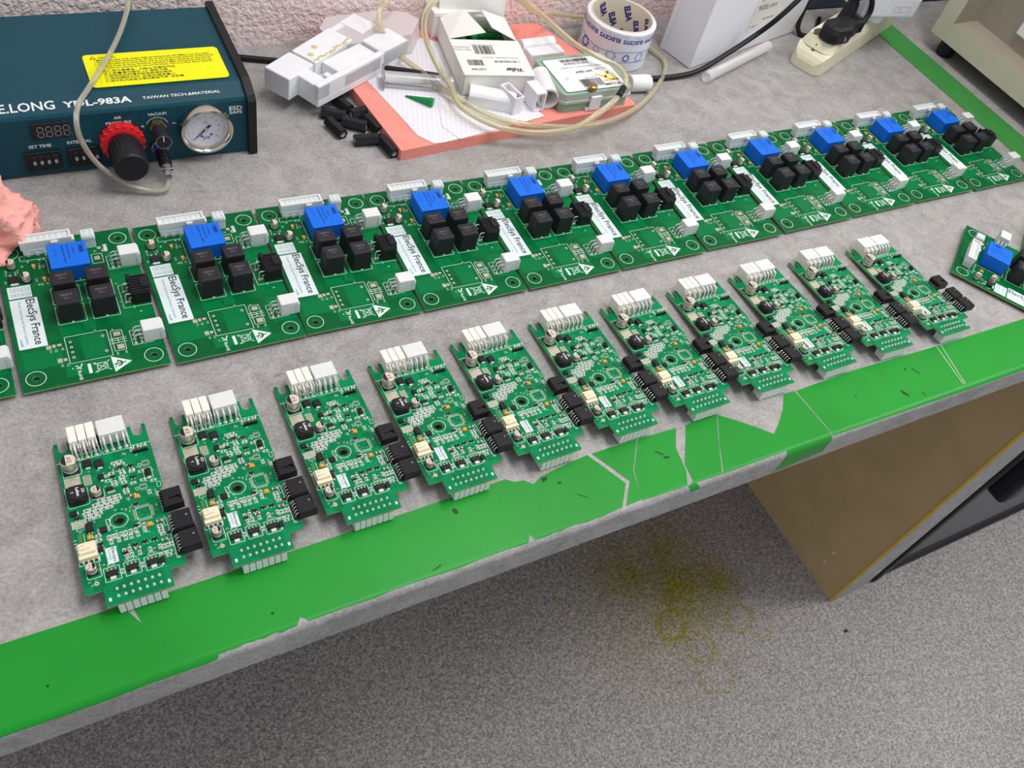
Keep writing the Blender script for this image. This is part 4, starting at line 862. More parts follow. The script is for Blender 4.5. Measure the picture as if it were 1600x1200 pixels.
for i in range(18): a = 2 * pi * i / 18; b.box(.0168 * cos(a) - .0016, .0168 * cos(a) + .0016, .0168 * sin(a) - .0016, .0168 * sin(a) + .0016, .001, .0080, 'red', .0006)
D('lock_ring', b, 'red knurled ring')
b = LB(); b.T = on_front(-0.4452, 0.0295)
b.lathe([(0.0112, 0.004), (0.0132, 0.012), (0.0138, 0.014), (0.0142, 0.0385), (0.0132, 0.0410), (0.0126, 0.0414)], 'black', 36)
for i in range(24): a = 2 * pi * i / 24; b.box(.0137 * cos(a) - .0006, .0137 * cos(a) + .0006, .0137 * sin(a) - .0006, .0137 * sin(a) + .0006, .014, .037, 'black')
D('pressure_knob', b, 'black fluted knob')
b = LB(); b.T = on_front(-0.4145, 0.0395); b.lathe([(0.0072, 0), (0.0072, 0.003), (0.0055, 0.0035)], 'brass', 6, smooth=False); b.lathe([(0.0046, 0.003), (0.0046, 0.008)], 'brass', 20); D('valve_nut', b, 'brass nut')
b = LB(); b.T = on_front(-0.4145, 0.0395); b.lathe([(0.0058, 0.006), (0.0060, 0.008), (0.0060, 0.022), (0.0066, 0.0225), (0.0066, 0.0240), (0.0058, 0.0245)], 'ic', 28); D('vacuum_knob', b)
b = LB(); b.T = on_front(-0.4145, 0.0395); b.box(-.0004, .0004, .001, .006, .0244, .0248, 'white_paint'); b.ring(0, 0, .0058, .0066, .0242, 'chrome', 28); D('pointer', b)
b = LB(); b.T = on_front(-0.4152, 0.0185)
b.lathe([(0.0075, 0), (0.0075, 0.004), (0.005, 0.005)], 'brass', 16); b.lathe([(0.0062, 0.004), (0.0062, 0.008), (0.0052, 0.009)], 'bluering', 20); D('outlet_port', b, 'brass port with blue collar')
b = LB()
b.tube([(-0.4152, 0.156, 0.0185), (-0.4150, 0.146, 0.0165), (-0.4152, 0.138, 0.0145)], 0.0050, 'black', 16)
for q in (0.25, 0.5, 0.75): y = 0.156 - q * 0.018; b.tube([(-0.4152, y, 0.0185 - q * .004), (-0.4152, y - .0018, 0.0181 - q * .004)], 0.0058, 'black', 16)
D('hose_coupling', b)
b = LB(); b.tube([(-0.4152, 0.139, 0.0148), (-0.4155, 0.131, 0.0130), (-0.4160, 0.1265, 0.0125)], lambda u: 0.0045 if u < .5 else .003, 'clear', 12)
for a in range(4): b.box(-.4152 - .0052, -.4152 + .0052, .133, .1365, .0128 + a * .0001, .0160, 'clear', .0008)
D('luer_fitting', b)
b = LB(); b.T = on_front(-0.3742, 0.0338); b.lathe([(0.0228, 0.0), (0.0234, 0.002), (0.0234, 0.0075), (0.0226, 0.0095), (0.0208, 0.0098), (0.0192, 0.0080), (0.0190, 0.0030)], 'chrome', 48, caps=False); D('pressure_gauge', b)
gauge = [o for o in bpy.data.objects if o.name.startswith('pressure_gauge')][0]
b = LB(); b.T = on_front(-0.3742, 0.0338); b.disc(0, 0, 0.0191, 0.0034, 'dial', 40)
for i in range(41):
    a = radians(225 - i * 270 / 40); r1 = .0172; r0 = .0155 if i % 5 else .0140; b.line(r0 * cos(a), r0 * sin(a), r1 * cos(a), r1 * sin(a), .00025, .0036, 'grey_ink')
for i in range(11):
    a = radians(225 - i * 27); b.text(str(i), .0118 * cos(a) - .0006, .0118 * sin(a) - .0008, .0026, .0036, 'grey_ink')
b.text('MPa', -.002, .0052, .0022, .0036, 'grey_ink'); b.text('STF', -.0032, -.0118, .0042, .0036, 'mblue', 0, .02); b.disc(-.0042, -.0080, .0013, .0036, 'mblue', 10); b.disc(.0042, -.0070, .0013, .0036, 'mblue', 10); D('dial_face', b, parent=gauge)
b = LB(); b.T = on_front(-0.3742, 0.0338) @ Matrix.Rotation(radians(-137), 4, 'Z'); b.add([(-.005, -.0011, .0045), (.001, -.0008, .0045), (.0160, -.0002, .0045), (.0160, .0002, .0045), (.001, .0008, .0045), (-.005, .0011, .0045)], [tuple(range(6))], 'ink'); b.cyl(0, 0, .0016, .003, .0056, 'chrome', 14); D('needle', b, parent=gauge)

# hoses and cables
def hose(name, pts, r, k, label, cat, kink=None, grp=None):
    b = MB(); b.tube(pts, r, k, 12, curve=6); o = b.build(name); return tag(o, label, cat, grp)
hose('dispenser_hose', [(-0.404, 0.3085, 0.052), (-0.4045, 0.303, 0.076), (-0.4099, 0.2862, 0.0745), (-0.4224, 0.2556, 0.0722), (-0.4402, 0.2177, 0.0722), (-0.4611, 0.1783, 0.0735), (-0.474, 0.1552, 0.073), (-0.4793, 0.1401, 0.066), (-0.4779, 0.1346, 0.05), (-0.4693, 0.1305, 0.03), (-0.4524, 0.1261, 0.012), (-0.4333, 0.1205, 0.005), (-0.4212, 0.1185, 0.006), (-0.4162, 0.1225, 0.0110)], 0.0022, 'hose2', 'thin clear hose looping over the teal dispenser and back to its outlet', 'hose')
hose('clear_hose', [(-0.1218, 0.3208, 0.062), (-0.1458, 0.3048, 0.062), (-0.1553, 0.3004, 0.055), (-0.161, 0.2869, 0.045), (-0.154, 0.2846, 0.032), (-0.1462, 0.2682, 0.022), (-0.1293, 0.2347, 0.0185), (-0.1143, 0.1923, 0.019), (-0.0768, 0.1436, 0.018), (-0.0153, 0.1218, 0.0165), (0.0402, 0.1232, 0.0145), (0.1033, 0.149, 0.008), (0.1613, 0.1897, 0.0045), (0.198, 0.2290, 0.0045), (0.1960, 0.2620, 0.0045), (0.172, 0.322, 0.006), (0.10, 0.3215, 0.02), (0.0600, 0.3000, 0.038), (0.0305, 0.2879, 0.048), (0.0135, 0.3251, 0.052)], 0.0029, 'hose', 'yellowed clear hose whose loop sweeps round behind the tape roll', 'hose', grp='yellowed hoses on the foam mat')
hose('clear_hose', [(-0.096, 0.2601, 0.10), (-0.1181, 0.2461, 0.097), (-0.1323, 0.2395, 0.085), (-0.1328, 0.235, 0.063), (-0.1217, 0.2182, 0.037), (-0.1141, 0.196, 0.026), (-0.1160, 0.1677, 0.0225), (-0.0956, 0.1327, 0.0225), (-0.0574, 0.1150, 0.020), (-0.013, 0.1080, 0.024), (0.0217, 0.1162, 0.032), (0.0545, 0.1299, 0.041), (0.0751, 0.1502, 0.0455), (0.0791, 0.1753, 0.0455), (0.068, 0.193, 0.0455), (0.0484, 0.2216, 0.047), (0.0294, 0.2674, 0.054), (0.0124, 0.2938, 0.062), (-0.01, 0.322, 0.064)], 0.0031, 'hose', 'yellowed clear hose lying over the green case with a dark kink', 'hose', grp='yellowed hoses on the foam mat')
hose('power_cable', [(-0.40, 0.322, 0.0035), (-0.3243, 0.3175, 0.0035), (-0.3091, 0.3112, 0.0035), (-0.2504, 0.293, 0.0035), (-0.222, 0.283, 0.006), (-0.2040, 0.272, 0.0155), (-0.1727, 0.2544, 0.0165), (-0.142, 0.24, 0.0175), (-0.1095, 0.226, 0.0175)], 0.0031, 'cable', 'black cable coming from behind the dispenser and under the white fixture', 'cable')
hose('power_cable', [(0.115, 0.2085, 0.0035), (0.1536, 0.2045, 0.0035), (0.2006, 0.2035, 0.0035), (0.2350, 0.2060, 0.0075), (0.2790, 0.2170, 0.018), (0.3298, 0.2281, 0.036), (0.3425, 0.2177, 0.064), (0.3739, 0.2217, 0.094), (0.42, 0.24, 0.12)], 0.0033, 'cable', 'black cable rising across the front of the big white box', 'cable')
hose('power_cable', [(0.470, 0.292, 0.085), (0.463, 0.287, 0.055), (0.456, 0.280, 0.030), (0.4525, 0.2740, 0.012), (0.4560, 0.2670, 0.0036), (0.4699, 0.2630, 0.0035), (0.49, 0.2720, 0.0035), (0.52, 0.30, 0.0035)], 0.0032, 'cable', 'black cable loop between the white box and the power strip', 'cable')

# ================================================================== FOAM MAT AND CLUTTER
b = MB(); b.prism([(-0.198, 0.122), (0.101, 0.150), (0.0965, 0.225), (0.0845, 0.26), (0.060, 0.322), (-0.214, 0.330), (-0.211, 0.240)], 0.0, 0.0118, 'foam')
tag(b.build('foam_mat'), 'salmon pink foam sheet holding boxes, paper and white plastic bits', 'foam mat')
b = MB(); P1 = [(-0.1916, 0.2453), (-0.1782, 0.1739), (-0.173, 0.1422), (-0.1614, 0.1266), (-0.150, 0.1262), (-0.1319, 0.1290), (-0.080, 0.135), (-0.090, 0.20), (-0.0686, 0.290), (-0.1079, 0.312), (-0.1526, 0.2867)]
b.prism([(x, y) for x, y in P1], 0.0120, 0.0123, 'paper'); tag(b.build('squared_paper'), 'sheet of squared white paper with curled corner hanging at the foam front', 'paper')
b = MB(); b.prism([(-0.142, 0.150), (-0.1319, 0.1274), (-0.0402, 0.1437), (-0.0216, 0.1474), (-0.0263, 0.1631), (-0.045, 0.19), (-0.13, 0.19)], 0.0125, 0.0128, 'paper'); tag(b.build('squared_paper'), 'second paper sheet under the small white plastic parts', 'paper')

# machined white fixtures
def bar(name, loc, rz, L, W, Hh, segs, label, tilt=0.0):
    b = MB(); b.box(0, L, 0, W, 0, Hh * .35, 'acrylic', .0008)
    for a0, a1, w0, w1, h in segs: b.box(a0 * L, a1 * L, w0 * W, w1 * W, Hh * .3, Hh * h, 'acrylic', .0012, 2)
    o = b.build(name); o.location = loc; o.rotation_euler = (0, tilt, rz); tag(o, label, 'fixture block', 'machined white blocks'); return o
def posts(b, cx, cy, h, k='acrylic'): b.lathe([(.0045, 0.005), (.0042, h - .002), (.002, h)], k, 14, cx, cy)
a1 = math.atan2(0.3243 - 0.2396, -0.1678 + 0.2897)
bar('machined_block', (-0.2806, 0.2160, 0.0128), a1, 0.150, 0.030, 0.024, [(0, .26, 0, 1, 1), (.28, .70, 0, 1, 1), (.70, .82, .72, 1, .95), (.72, .75, .2, .7, .8), (.82, 1, 0, 1, .97)], 'white machined plastic bar with yellow glue smears, further from the camera')
a2 = math.atan2(0.2699 - 0.2038, -0.1372 + 0.2577)
bar('machined_block', (-0.2560, 0.2010, 0.0122), a2, 0.140, 0.031, 0.024, [(0, 1, 0, .22, 1), (0, .12, 0, 1, .95), (.17, .22, .25, .55, .85), (.27, .68, 0, 1, .9), (.70, 1, 0, .98, 1.0)], 'white machined plastic bar with slots, nearer the camera above black spacers')
b = MB()
random.seed(21)
for q in range(16): x = .045 + q * .0038; b.lathe([(random.uniform(.0012, .0026), .0240), (.0010, .0247), (.0004, .0249)], 'smear', 8, x, .0010 + random.uniform(0, .003))
for x, y in ((.050, .012), (.064, .018)): b.lathe([(.0034, .0240), (.0026, .0245), (.001, .0246)], 'smear', 10, x, y)
o = b.build('glue_smear', bpy.data.objects['machined_block'])
# frosted tray behind
t2 = thing('plastic_tray', 'frosted see-through plastic tray lid leaning on the foam behind the fixtures', 'tray', (-0.165, 0.305, 0.0120), 0.12)
b = MB(); oc = [(-.052, -.018), (-.044, -.030), (.036, -.030), (.060, -.004), (.052, .012), (.02, .022), (-.04, .022), (-.056, .004)]
b.prism(oc, .022, .0235, 'film'); b.build('tray_top', t2)
b = MB(); N = len(oc)
for i in range(N):
    (xa, ya), (xb, yb) = oc[i], oc[(i + 1) % N]; b.add([(xa * 1.06, ya * 1.06, 0), (xb * 1.06, yb * 1.06, 0), (xb, yb, .0225), (xa, ya, .0225), (xa * 1.03, ya * 1.03, 0), (xb * 1.03, yb * 1.03, 0), (xb * .97, yb * .97, .0225), (xa * .97, ya * .97, .0225)], [(0, 1, 2, 3), (5, 4, 7, 6), (0, 4, 5, 1), (3, 2, 6, 7)], 'film')
b.build('tray_wall', t2)

# black hexagonal spacers
SPC = [((-0.23, 0.2238), (-0.2215, 0.2023), .0045, 'black hexagonal spacer closest to the white fixture, topmost of the heap'), ((-0.2505, 0.2029), (-0.2321, 0.1928), .0045, 'leftmost black hexagonal spacer of the heap, lying level'), ((-0.2489, 0.1873), (-0.2422, 0.1642), .0045, 'black hexagonal spacer with shiny threaded end towards the camera'), ((-0.2348, 0.1850), (-0.2180, 0.1740), .0045, 'black hexagonal spacer in the middle of the heap'), ((-0.2222, 0.1945), (-0.2030, 0.1975), .0045, 'black hexagonal spacer lying against the foam edge at the back'), ((-0.2095, 0.1860), (-0.2050, 0.1650), .0045, 'black hexagonal spacer squeezed beside the foam edge'), ((-0.2335, 0.1540), (-0.2125, 0.1520), .0045, 'black hexagonal spacer lying crossways nearest the camera'), ((-0.2070, 0.1500), (-0.2030, 0.1270), .0045, 'rightmost black hexagonal spacer by the foam corner')]
sp0 = None
for i, (p, q_, z, lab) in enumerate(SPC):
    if sp0 is None:
        sp0 = thing('hexagonal_spacer', lab, 'spacer'); b = MB(); b.T = Matrix.Rotation(radians(90), 4, 'Y') @ Matrix.Rotation(radians(30), 4, 'Z')
        ho = circle(0, 0, .0060, 6); b.prism(ho, -.001, .0235, 'black', None, [circle(0, 0, .0022, 12)]); b.build('spacer_body', sp0)
        b = MB(); b.T = Matrix.Rotation(radians(90), 4, 'Y'); b.lathe([(.0026, -.0011), (.0021, -.0008), (.0020, .004)], 'tin', 12, caps=False); b.lathe([(.0020, .0195), (.0021, .0233), (.0026, .0236)], 'tin', 12, caps=False); b.build('thread_insert', sp0); index_kids(); o = sp0
    else: o = copy_tree(sp0)
    d = Vector((q_[0] - p[0], q_[1] - p[1])); o.location = (p[0], p[1], .0053); o.rotation_euler = (0, 0, math.atan2(d.y, d.x)); o['label'] = lab; o['group'] = 'black hexagonal spacers beside the foam mat'

# clear syringe barrel and green tip
b = MB(); pa = Vector((-0.1760, 0.2290, 0.0205)); pb = Vector((-0.106, 0.2080, 0.0205)); dd = (pb - pa).normalized()
b.tube([pa, pb], .0075, 'clear', 20); tt = thing('syringe_barrel', 'clear plastic syringe barrel lying on the squared paper', 'syringe barrel', (0, 0, 0)); b.build('barrel', tt)
b = MB(); b.T = Matrix.Translation(pa) @ dd.to_track_quat('Z', 'Y').to_matrix().to_4x4(); b.box(-.0125, .0125, -.0075, .0085, -.0015, .0002, 'clear', .0004); b.build('flange', tt)
b = MB(); pa = Vector((-0.1380, 0.1845, 0.0170)); pb = Vector((-0.1605, 0.2050, 0.0135))
b.tube([pa, pa + (pb - pa) * .12, pa + (pb - pa) * .125, pb], lambda u: (.0045, .0045, .0040, .0007)[min(3, int(round(u * 3)))], 'greentip', 14); tag(b.build('dispensing_tip'), 'loose green tapered dispensing tip lying on the squared paper', 'tip')

# white card box with green tips
u = Vector((.986, -.165, 0)); a3 = math.atan2(u.y, u.x); bx = thing('card_box', 'white card box with printed label panel and raised flaps, green tips inside', 'box', (-0.0990, 0.1975, 0.0128), a3)
L, Wd, Hh, th = .0785, .116, .0245, .0008
b = MB(); b.box(0, L, 0, Wd, 0, th, 'card'); b.box(0, L, 0, th, 0, Hh, 'card'); b.box(0, th, 0, Wd, 0, Hh, 'card'); b.box(L - th, L, 0, Wd, 0, Hh, 'card'); b.box(0, L, Wd - th, Wd, 0, Hh, 'card'); b.build('box_body', bx)
b = MB(); b.box(-.001, L + .001, -.001, .0655, Hh, Hh + .001, 'card', .0003); lp = b.build('label_panel', bx)
b = MB(); z = Hh + .0013; k = 'ink'
b.text('Weller', .0680, .0125, .0105, z, k, pi, .02, .0195); b.text('1 EA KDS1812P', .0680, .0255, .0050, z, k, pi, .012, .0285); b.text('MODEL-SOLDERING  KDS-1812P', .0690, .0320, .0028, z, 'grey_ink', pi, .0, .0420)
b.text('(1)01204', .0260, .0105, .0050, z, k, pi, .01, .0160); b.text('Made in Korea', .0185, .0462, .0036, z, k, pi, 0, .0195); b.text('Printed in Mexico', .0185, .0510, .0036, z, k, pi, 0, .0205); b.text('0 37103 25178 9', .0480, .0560, .0030, z, 'grey_ink', pi, 0, .0280)
random.seed(2)
def bars(b, x0, x1, y0, y1, z, k, pl=None):
    x = x0
    while x < x1:
        w_ = random.choice((.0003, .0005, .0009)); b.rect(x, min(x + w_, x1), y0, y1, z, k); x += w_ + random.choice((.0004, .0005, .0008))
bars(b, .0220, .0450, .0375, .0535, z, 'ink'); bars(b, .0090, .0260, .0160, .0265, z, 'ink'); b.build('printed_label', lp)
def flap(name, quad, tk=.0007):
    b = MB(); n_ = (Vector(quad[1]) - Vector(quad[0])).cross(Vector(quad[3]) - Vector(quad[0])).normalized() * tk
    vv = [Vector(q) for q in quad] + [Vector(q) - n_ for q in quad]; b.add(vv, [(0, 1, 2, 3), (7, 6, 5, 4), (0, 4, 5, 1), (1, 5, 6, 2), (2, 6, 7, 3), (3, 7, 4, 0)], 'card'); return b.build(name, bx, recalc=True)
flap('side_flap', [(.0005, .068, Hh), (.040, .066, Hh + .010), (.026, .108, Hh + .012), (.0005, .114, Hh)])
flap('side_flap', [(L - .0005, .068, Hh), (L - .0005, .114, Hh), (.046, .108, Hh + .012), (.050, .076, Hh + .010)])
flap('back_flap', [(.0005, Wd, Hh), (L - .0005, Wd, Hh), (L + .001, Wd + .014, Hh + .060), (-.001, Wd + .014, Hh + .060)])
random.seed(5); b = MB()
for i in range(26):
    p = Vector((random.uniform(.012, .062), random.uniform(.056, .104), random.uniform(.008, .018))); a = random.uniform(0, 2 * pi); q_ = p + Vector((cos(a) * .018, sin(a) * .018, random.uniform(-.003, .004))); q_.x = min(max(q_.x, .007), L - .007); q_.y = min(max(q_.y, .04), Wd - .007)
    b.tube([p, q_], lambda uu: .0045 - .0035 * uu, 'greentip', 8)
b.box(.002, L - .002, .03, Wd - .002, .001, .007, 'greentip')
o = b.build('dispensing_tips'); o.location = bx.location; o.rotation_euler = (0, 0, a3); tag(o, 'heap of green dispensing tips inside the open white card box', 'tips', kind='stuff')
# second box behind
bx = thing('card_box', 'plain white card box behind the labelled one, against the wall', 'box', (-0.0870, 0.3235, 0.0118), -0.02)
b = MB(); b.box(0, .058, -.020, .006, 0, .026, 'card', .0006); o = b.build('box_body', bx); b = MB(); b.box(-.001, .059, -.021, .007, .026, .031, 'card', .0005); b.build('lid', bx)
bx.location = (-0.0870, 0.3265, 0.0118)

# small white plastic parts on the foam
def wp(name, fn, loc, rz, label, cat='plastic part', rx=0, ry=0):
    b = MB(); fn(b); o = b.build(name); o.location = loc; o.rotation_euler = (rx, ry, rz); return tag(o, label, cat, 'small white plastic parts on the foam')
def halfround(b):
    pr_ = [(0, 0)] + [(0, .012)] + [(.011 + .011 * cos(radians(180 - i * 15)), .008 + .009 * sin(radians(180 - i * 15))) for i in range(1, 12)] + [(.022, .008), (.022, 0)]; vs = []
    for x in (0, .050): vs += [(x, y, z) for y, z in pr_]
    n_ = len(pr_); b.add(vs, [(i, (i + 1) % n_, n_ + (i + 1) % n_, n_ + i) for i in range(n_)], 'acrylic', True); b.add(vs[:n_], [tuple(range(n_))[::-1]], 'acrylic'); b.add(vs[n_:], [tuple(range(n_))], 'acrylic')
wp('half_round_block', halfround, (-0.1000, 0.1790, 0.0130), -0.46, 'long white half-round block lying left of the hollow parts')
def rtube(w_, d_, h_, t_=.0016):
    return lambda b: b.prism([(0, 0), (w_, 0), (w_, d_), (0, d_)], 0, h_, 'acrylic', None, [[(t_, t_), (w_ - t_, t_), (w_ - t_, d_ - t_), (t_, d_ - t_)]])
wp('hollow_plastic_sleeve', rtube(.012, .028, .020), (-0.0580, 0.1545, 0.0130), 0.20, 'white rectangular sleeve standing with its slot upward')
wp('hollow_plastic_sleeve', rtube(.013, .022, .024), (-0.0330, 0.1800, 0.0130), 0.05, 'white rectangular sleeve lying with its opening towards the camera', rx=radians(90))
def cylt(b): b.lathe([(.0122, 0), (.0122, .042), (.0098, .042), (.0098, .0)], 'acrylic', 28, caps=False); b.ring(0, 0, .0098, .0122, 0, 'acrylic', 28); b.disc(0, 0, .0099, .026, 'acrylic', 28)
o = wp('plastic_tube', cylt, (-0.0135, 0.1600, 0.0245), 0.0, 'white round tube with hollow end facing the camera, left of the green case'); o.rotation_euler = Vector((.010, .0425, .0)).to_track_quat('Z', 'Y').to_euler()
def wd(b):
    b.box(0, .046, 0, .016, 0, .017, 'acrylic', .001); b.box(0, .046, .018, .034, 0, .012, 'acrylic', .001)
    b.T = Matrix.Translation((0.023, .026, .012)) @ Matrix.Rotation(radians(90), 4, 'Y'); b.lathe([(.008, -.022), (.008, .022)], 'acrylic', 20)
wp('grooved_plastic_block', wd, (0.0025, 0.2330, 0.0120), 0.06, 'white grooved block behind the green case beside the card box')
def we(b): b.T = Matrix.Rotation(radians(90), 4, 'Y'); b.lathe([(.0088, -.011), (.0098, -.009), (.0098, .014), (.0085, .016)], 'acrylic', 24)
wp('plastic_plug', we, (0.1290, 0.1900, 0.0100), -0.10, 'white round plug right of the green case on the worktop')

# green case
gc = thing('needle_case', 'frosted green plastic case with white label and catch on the foam', 'case', (0.0430, 0.1850, 0.0120), 0.02)
def rr_(x0, x1, y0, y1, r, n=4):
    p = []
    for cx, cy, a in ((x1 - r, y1 - r, 0), (x0 + r, y1 - r, 90), (x0 + r, y0 + r, 180), (x1 - r, y0 + r, 270)): p += [(cx + r * cos(radians(a + i * 90 / n)), cy + r * sin(radians(a + i * 90 / n))) for i in range(n + 1)]
    return p
b = MB(); b.prism(rr_(-.045, .045, -.034, .034, .006), 0, .0115, 'greencase'); b.build('case_base', gc)
b = MB(); b.prism(rr_(-.0475, .0475, -.0365, .0365, .007), .0117, .0145, 'caserim'); b.prism(rr_(-.046, .046, -.035, .035, .006), .0145, .0225, 'greencase', 'caserim'); b.build('case_lid', gc)
b = MB(); b.prism(rr_(-.040, .041, -.031, .030, .003), .0226, .0228, 'ink'); b.prism(rr_(-.0392, .0402, -.0302, .0292, .0025), .0228, .0230, 'card2'); lb = b.build('case_label', gc)
b = MB(); z = .0232; random.seed(9); bars(b, -.018, .018, .0215, .0270, z, 'ink'); b.text('918125-DHUV', .0165, .0205, .0060, z, 'ink', pi, .01, .033); b.text('TAPER TIP 18 GA .50 X 1-1/4" 50/BOX', .0300, .0125, .0034, z, 'grey_ink', pi, .0, .055)
b.text('669-3869', .0125, .0040, .0058, z, 'ink', pi, .01, .022); b.text('LOT', .0230, .0045, .003, z, 'grey_ink', pi); b.text('Country of Origin', .033, .0060, .003, z, 'grey_ink', pi, 0, .017); b.text('5G', -.024, -.006, .004, z, 'grey_ink', pi); b.text('Made in USA', .011, -.0085, .003, z, 'grey_ink', pi, 0, .016); bars(b, -.014, .014, -.0250, -.0115, z, 'ink')
b.text('METCAL', .0145, -.0265, .0052, z, 'ink', 0, .015, .0230)
for a_ in ((.0130, -.0050, .0225, -.0110), (.0225, -.0110, .0295, -.0035), (.0295, -.0035, .0345, -.0175), (.0345, -.0175, .0180, -.0175), (.0220, -.0120, .0300, -.0170)): b.line(*a_, .0028, z, 'logo')
b.build('printed_label', lb)
b = MB(); b.box(-.010, .004, -.0385, -.0355, .002, .0185, 'card2', .0006); b.box(-.013, .003, -.0370, -.0340, 0, .004, 'card2', .0004); b.build('catch', gc)
b = MB(); b.lathe([(.004, .0231), (.0055, .026), (.005, .0285), (.0035, .0295)], 'brass', 16, -.008, -.0315); b.build('glue_blob', gc)
b = MB(); b.tube([(0.0535, 0.1290, 0.0425), (0.0580, 0.1325, 0.0440), (0.0650, 0.1385, 0.0455)], .0035, 'black', 12); b.build('dark_band'); o = bpy.data.objects['dark_band']; o.parent = bpy.data.objects['clear_hose.001'] if 'clear_hose.001' in bpy.data.objects else None

# tape roll
tr = thing('tape_roll', 'roll of white packing tape with blue printing and lettered inner core', 'tape roll', (0.1405, 0.2685, 0.0), 0.0)
Ro, Ri, Ht = .0430, .0380, .049
b = MB(); b.lathe([(Ri, .0005), (Ro - .001, .0), (Ro, .001), (Ro, Ht - .001), (Ro - .001, Ht), (Ri + .001, Ht)], 'tapewhite', 56, caps=False); b.build('tape_wound', tr)
b = MB(); b.lathe([(Ri + .0012, Ht - .0002), (Ri + .0008, Ht + .0008), (Ri - .0006, Ht + .0008), (Ri - .001, Ht), (Ri - .001, 0), (Ri + .0012, 0)], 'core', 56, caps=False); co = b.build('cardboard_core', tr)
b = MB()
def inner(a, h): return (lambda u_, v_: ((Ri - .0013) * cos(a - u_ / Ri), (Ri - .0013) * sin(a - u_ / Ri), h + v_))
for i in range(14):
    a = 2 * pi * i / 14
    for h_ in ((.030,) if i % 2 else (.012, .042)):
        b.text('ELBA', 0, 0, .0105, 0, 'violet', radians(-62), .05, .0185, inner(a, h_))
b.build('core_lettering', co)
b = MB()
def outer(a, h): return (lambda u_, v_: ((Ro + .0002) * cos(a + u_ / Ro), (Ro + .0002) * sin(a + u_ / Ro), h + v_))
for i in range(9): b.text('ELECSYS', 0, 0, .0066, 0, 'mblue' if i % 2 else 'violet', pi, .04, .0265, outer(2 * pi * i / 9, .0415))
for i in range(6): b.text('PROTECTION SYSTEMES', 0, 0, .0028, 0, 'lblue', pi, 0, .036, outer(2 * pi * i / 6 + .2, .0455))
for i in range(14):
    a = 2 * pi * i / 14; pf_ = outer(a, .019); k = ('lblue', 'mblue', 'lblue')[i % 3]; cr = .0058 if i % 2 else .0040; n_ = 20
    ps = [(cr * cos(2 * pi * j / n_), cr * sin(2 * pi * j / n_)) for j in range(n_)]; qs = [(cr * .72 * cos(2 * pi * j / n_), cr * .72 * sin(2 * pi * j / n_)) for j in range(n_)]
    b.add([pf_(*p) for p in ps] + [pf_(*p) for p in qs], [(j, (j + 1) % n_, n_ + (j + 1) % n_, n_ + j) for j in range(n_)], k)
    for j in range(8): aa = 2 * pi * j / 8; b.add([pf_(cr * 1.2 * cos(aa + d_) if d_ else 0, 0) if False else pf_(cr * m_ * cos(aa + d_), cr * m_ * sin(aa + d_)) for m_, d_ in ((.98, -.16), (1.25, -.12), (1.25, .12), (.98, .16))], [(0, 1, 2, 3)], k)
for h_ in (.024, .011):
    for i in range(48):
        a0_, a1_ = 2 * pi * i / 48, 2 * pi * (i + 1) / 48; f0, f1 = outer(a0_, h_ + .002 * sin(3 * a0_)), outer(a1_, h_ + .002 * sin(3 * a1_)); b.add([f0(0, 0), f1(0, 0), f1(0, .0012), f0(0, .0012)], [(0, 1, 2, 3)], 'lblue')
b.build('outer_print', tr)

# big white box and rolled sheet
bb = thing('carton', 'large plain white carton with small printed address label', 'box', (0.230, 0.2195, 0.0), radians(14.7))
b = MB(); b.box(0, .232, 0, .045, 0.0005, .16, 'card2', .0008); b.box(0, .232, .045, .052, .0005, .158, 'card2'); b.build('carton_body', bb)
b = MB(); pf_ = lambda u_, v_: (u_, -.0003, v_)
b.add([pf_(.100, .028), pf_(.175, .028), pf_(.175, .078), pf_(.100, .078)], [(0, 1, 2, 3)], 'card'); 
for tx, x, z, h, wd_ in (('TO:', .106, .068, .004, .008), ('FRAGILE 120/35', .108, .056, .0075, .040), ('1700 48000', .104, .061, .003, .02), ('REF 0003825', .128, .040, .004, .025), ('0 03 2 1', .104, .033, .004, .018)): b.text(tx, x, z, h, 0, 'grey_ink', 0, 0, wd_, lambda u_, v_: (u_, -.0005, v_))
b.build('address_label', bb)
t_ = thing('rolled_plastic_sleeve', 'rolled clear plastic sleeve lying at the foot of the white carton', 'plastic sleeve', (0.2340, 0.1905, 0.0075), radians(20))
b = MB(); b.T = Matrix.Rotation(radians(90), 4, 'Y')
sp = [((.0072 - .0016 * i / 40) * cos(i * .24), (.0072 - .0016 * i / 40) * sin(i * .24)) for i in range(41)]
b.add([(x, y, 0) for x, y in sp] + [(x, y, .150) for x, y in sp], [(i, i + 1, 41 + i + 1, 41 + i) for i in range(40)], 'film', True); b.build('sleeve', t_)
b = MB(); b.add([(x, sin(a) * .0050, .0005 + cos(a) * .0052) for x in (.02, .12) for a in (-.5, 0, .5)], [(0, 1, 4, 3), (1, 2, 5, 4)], 'paper'); b.build('paper_slip', t_)

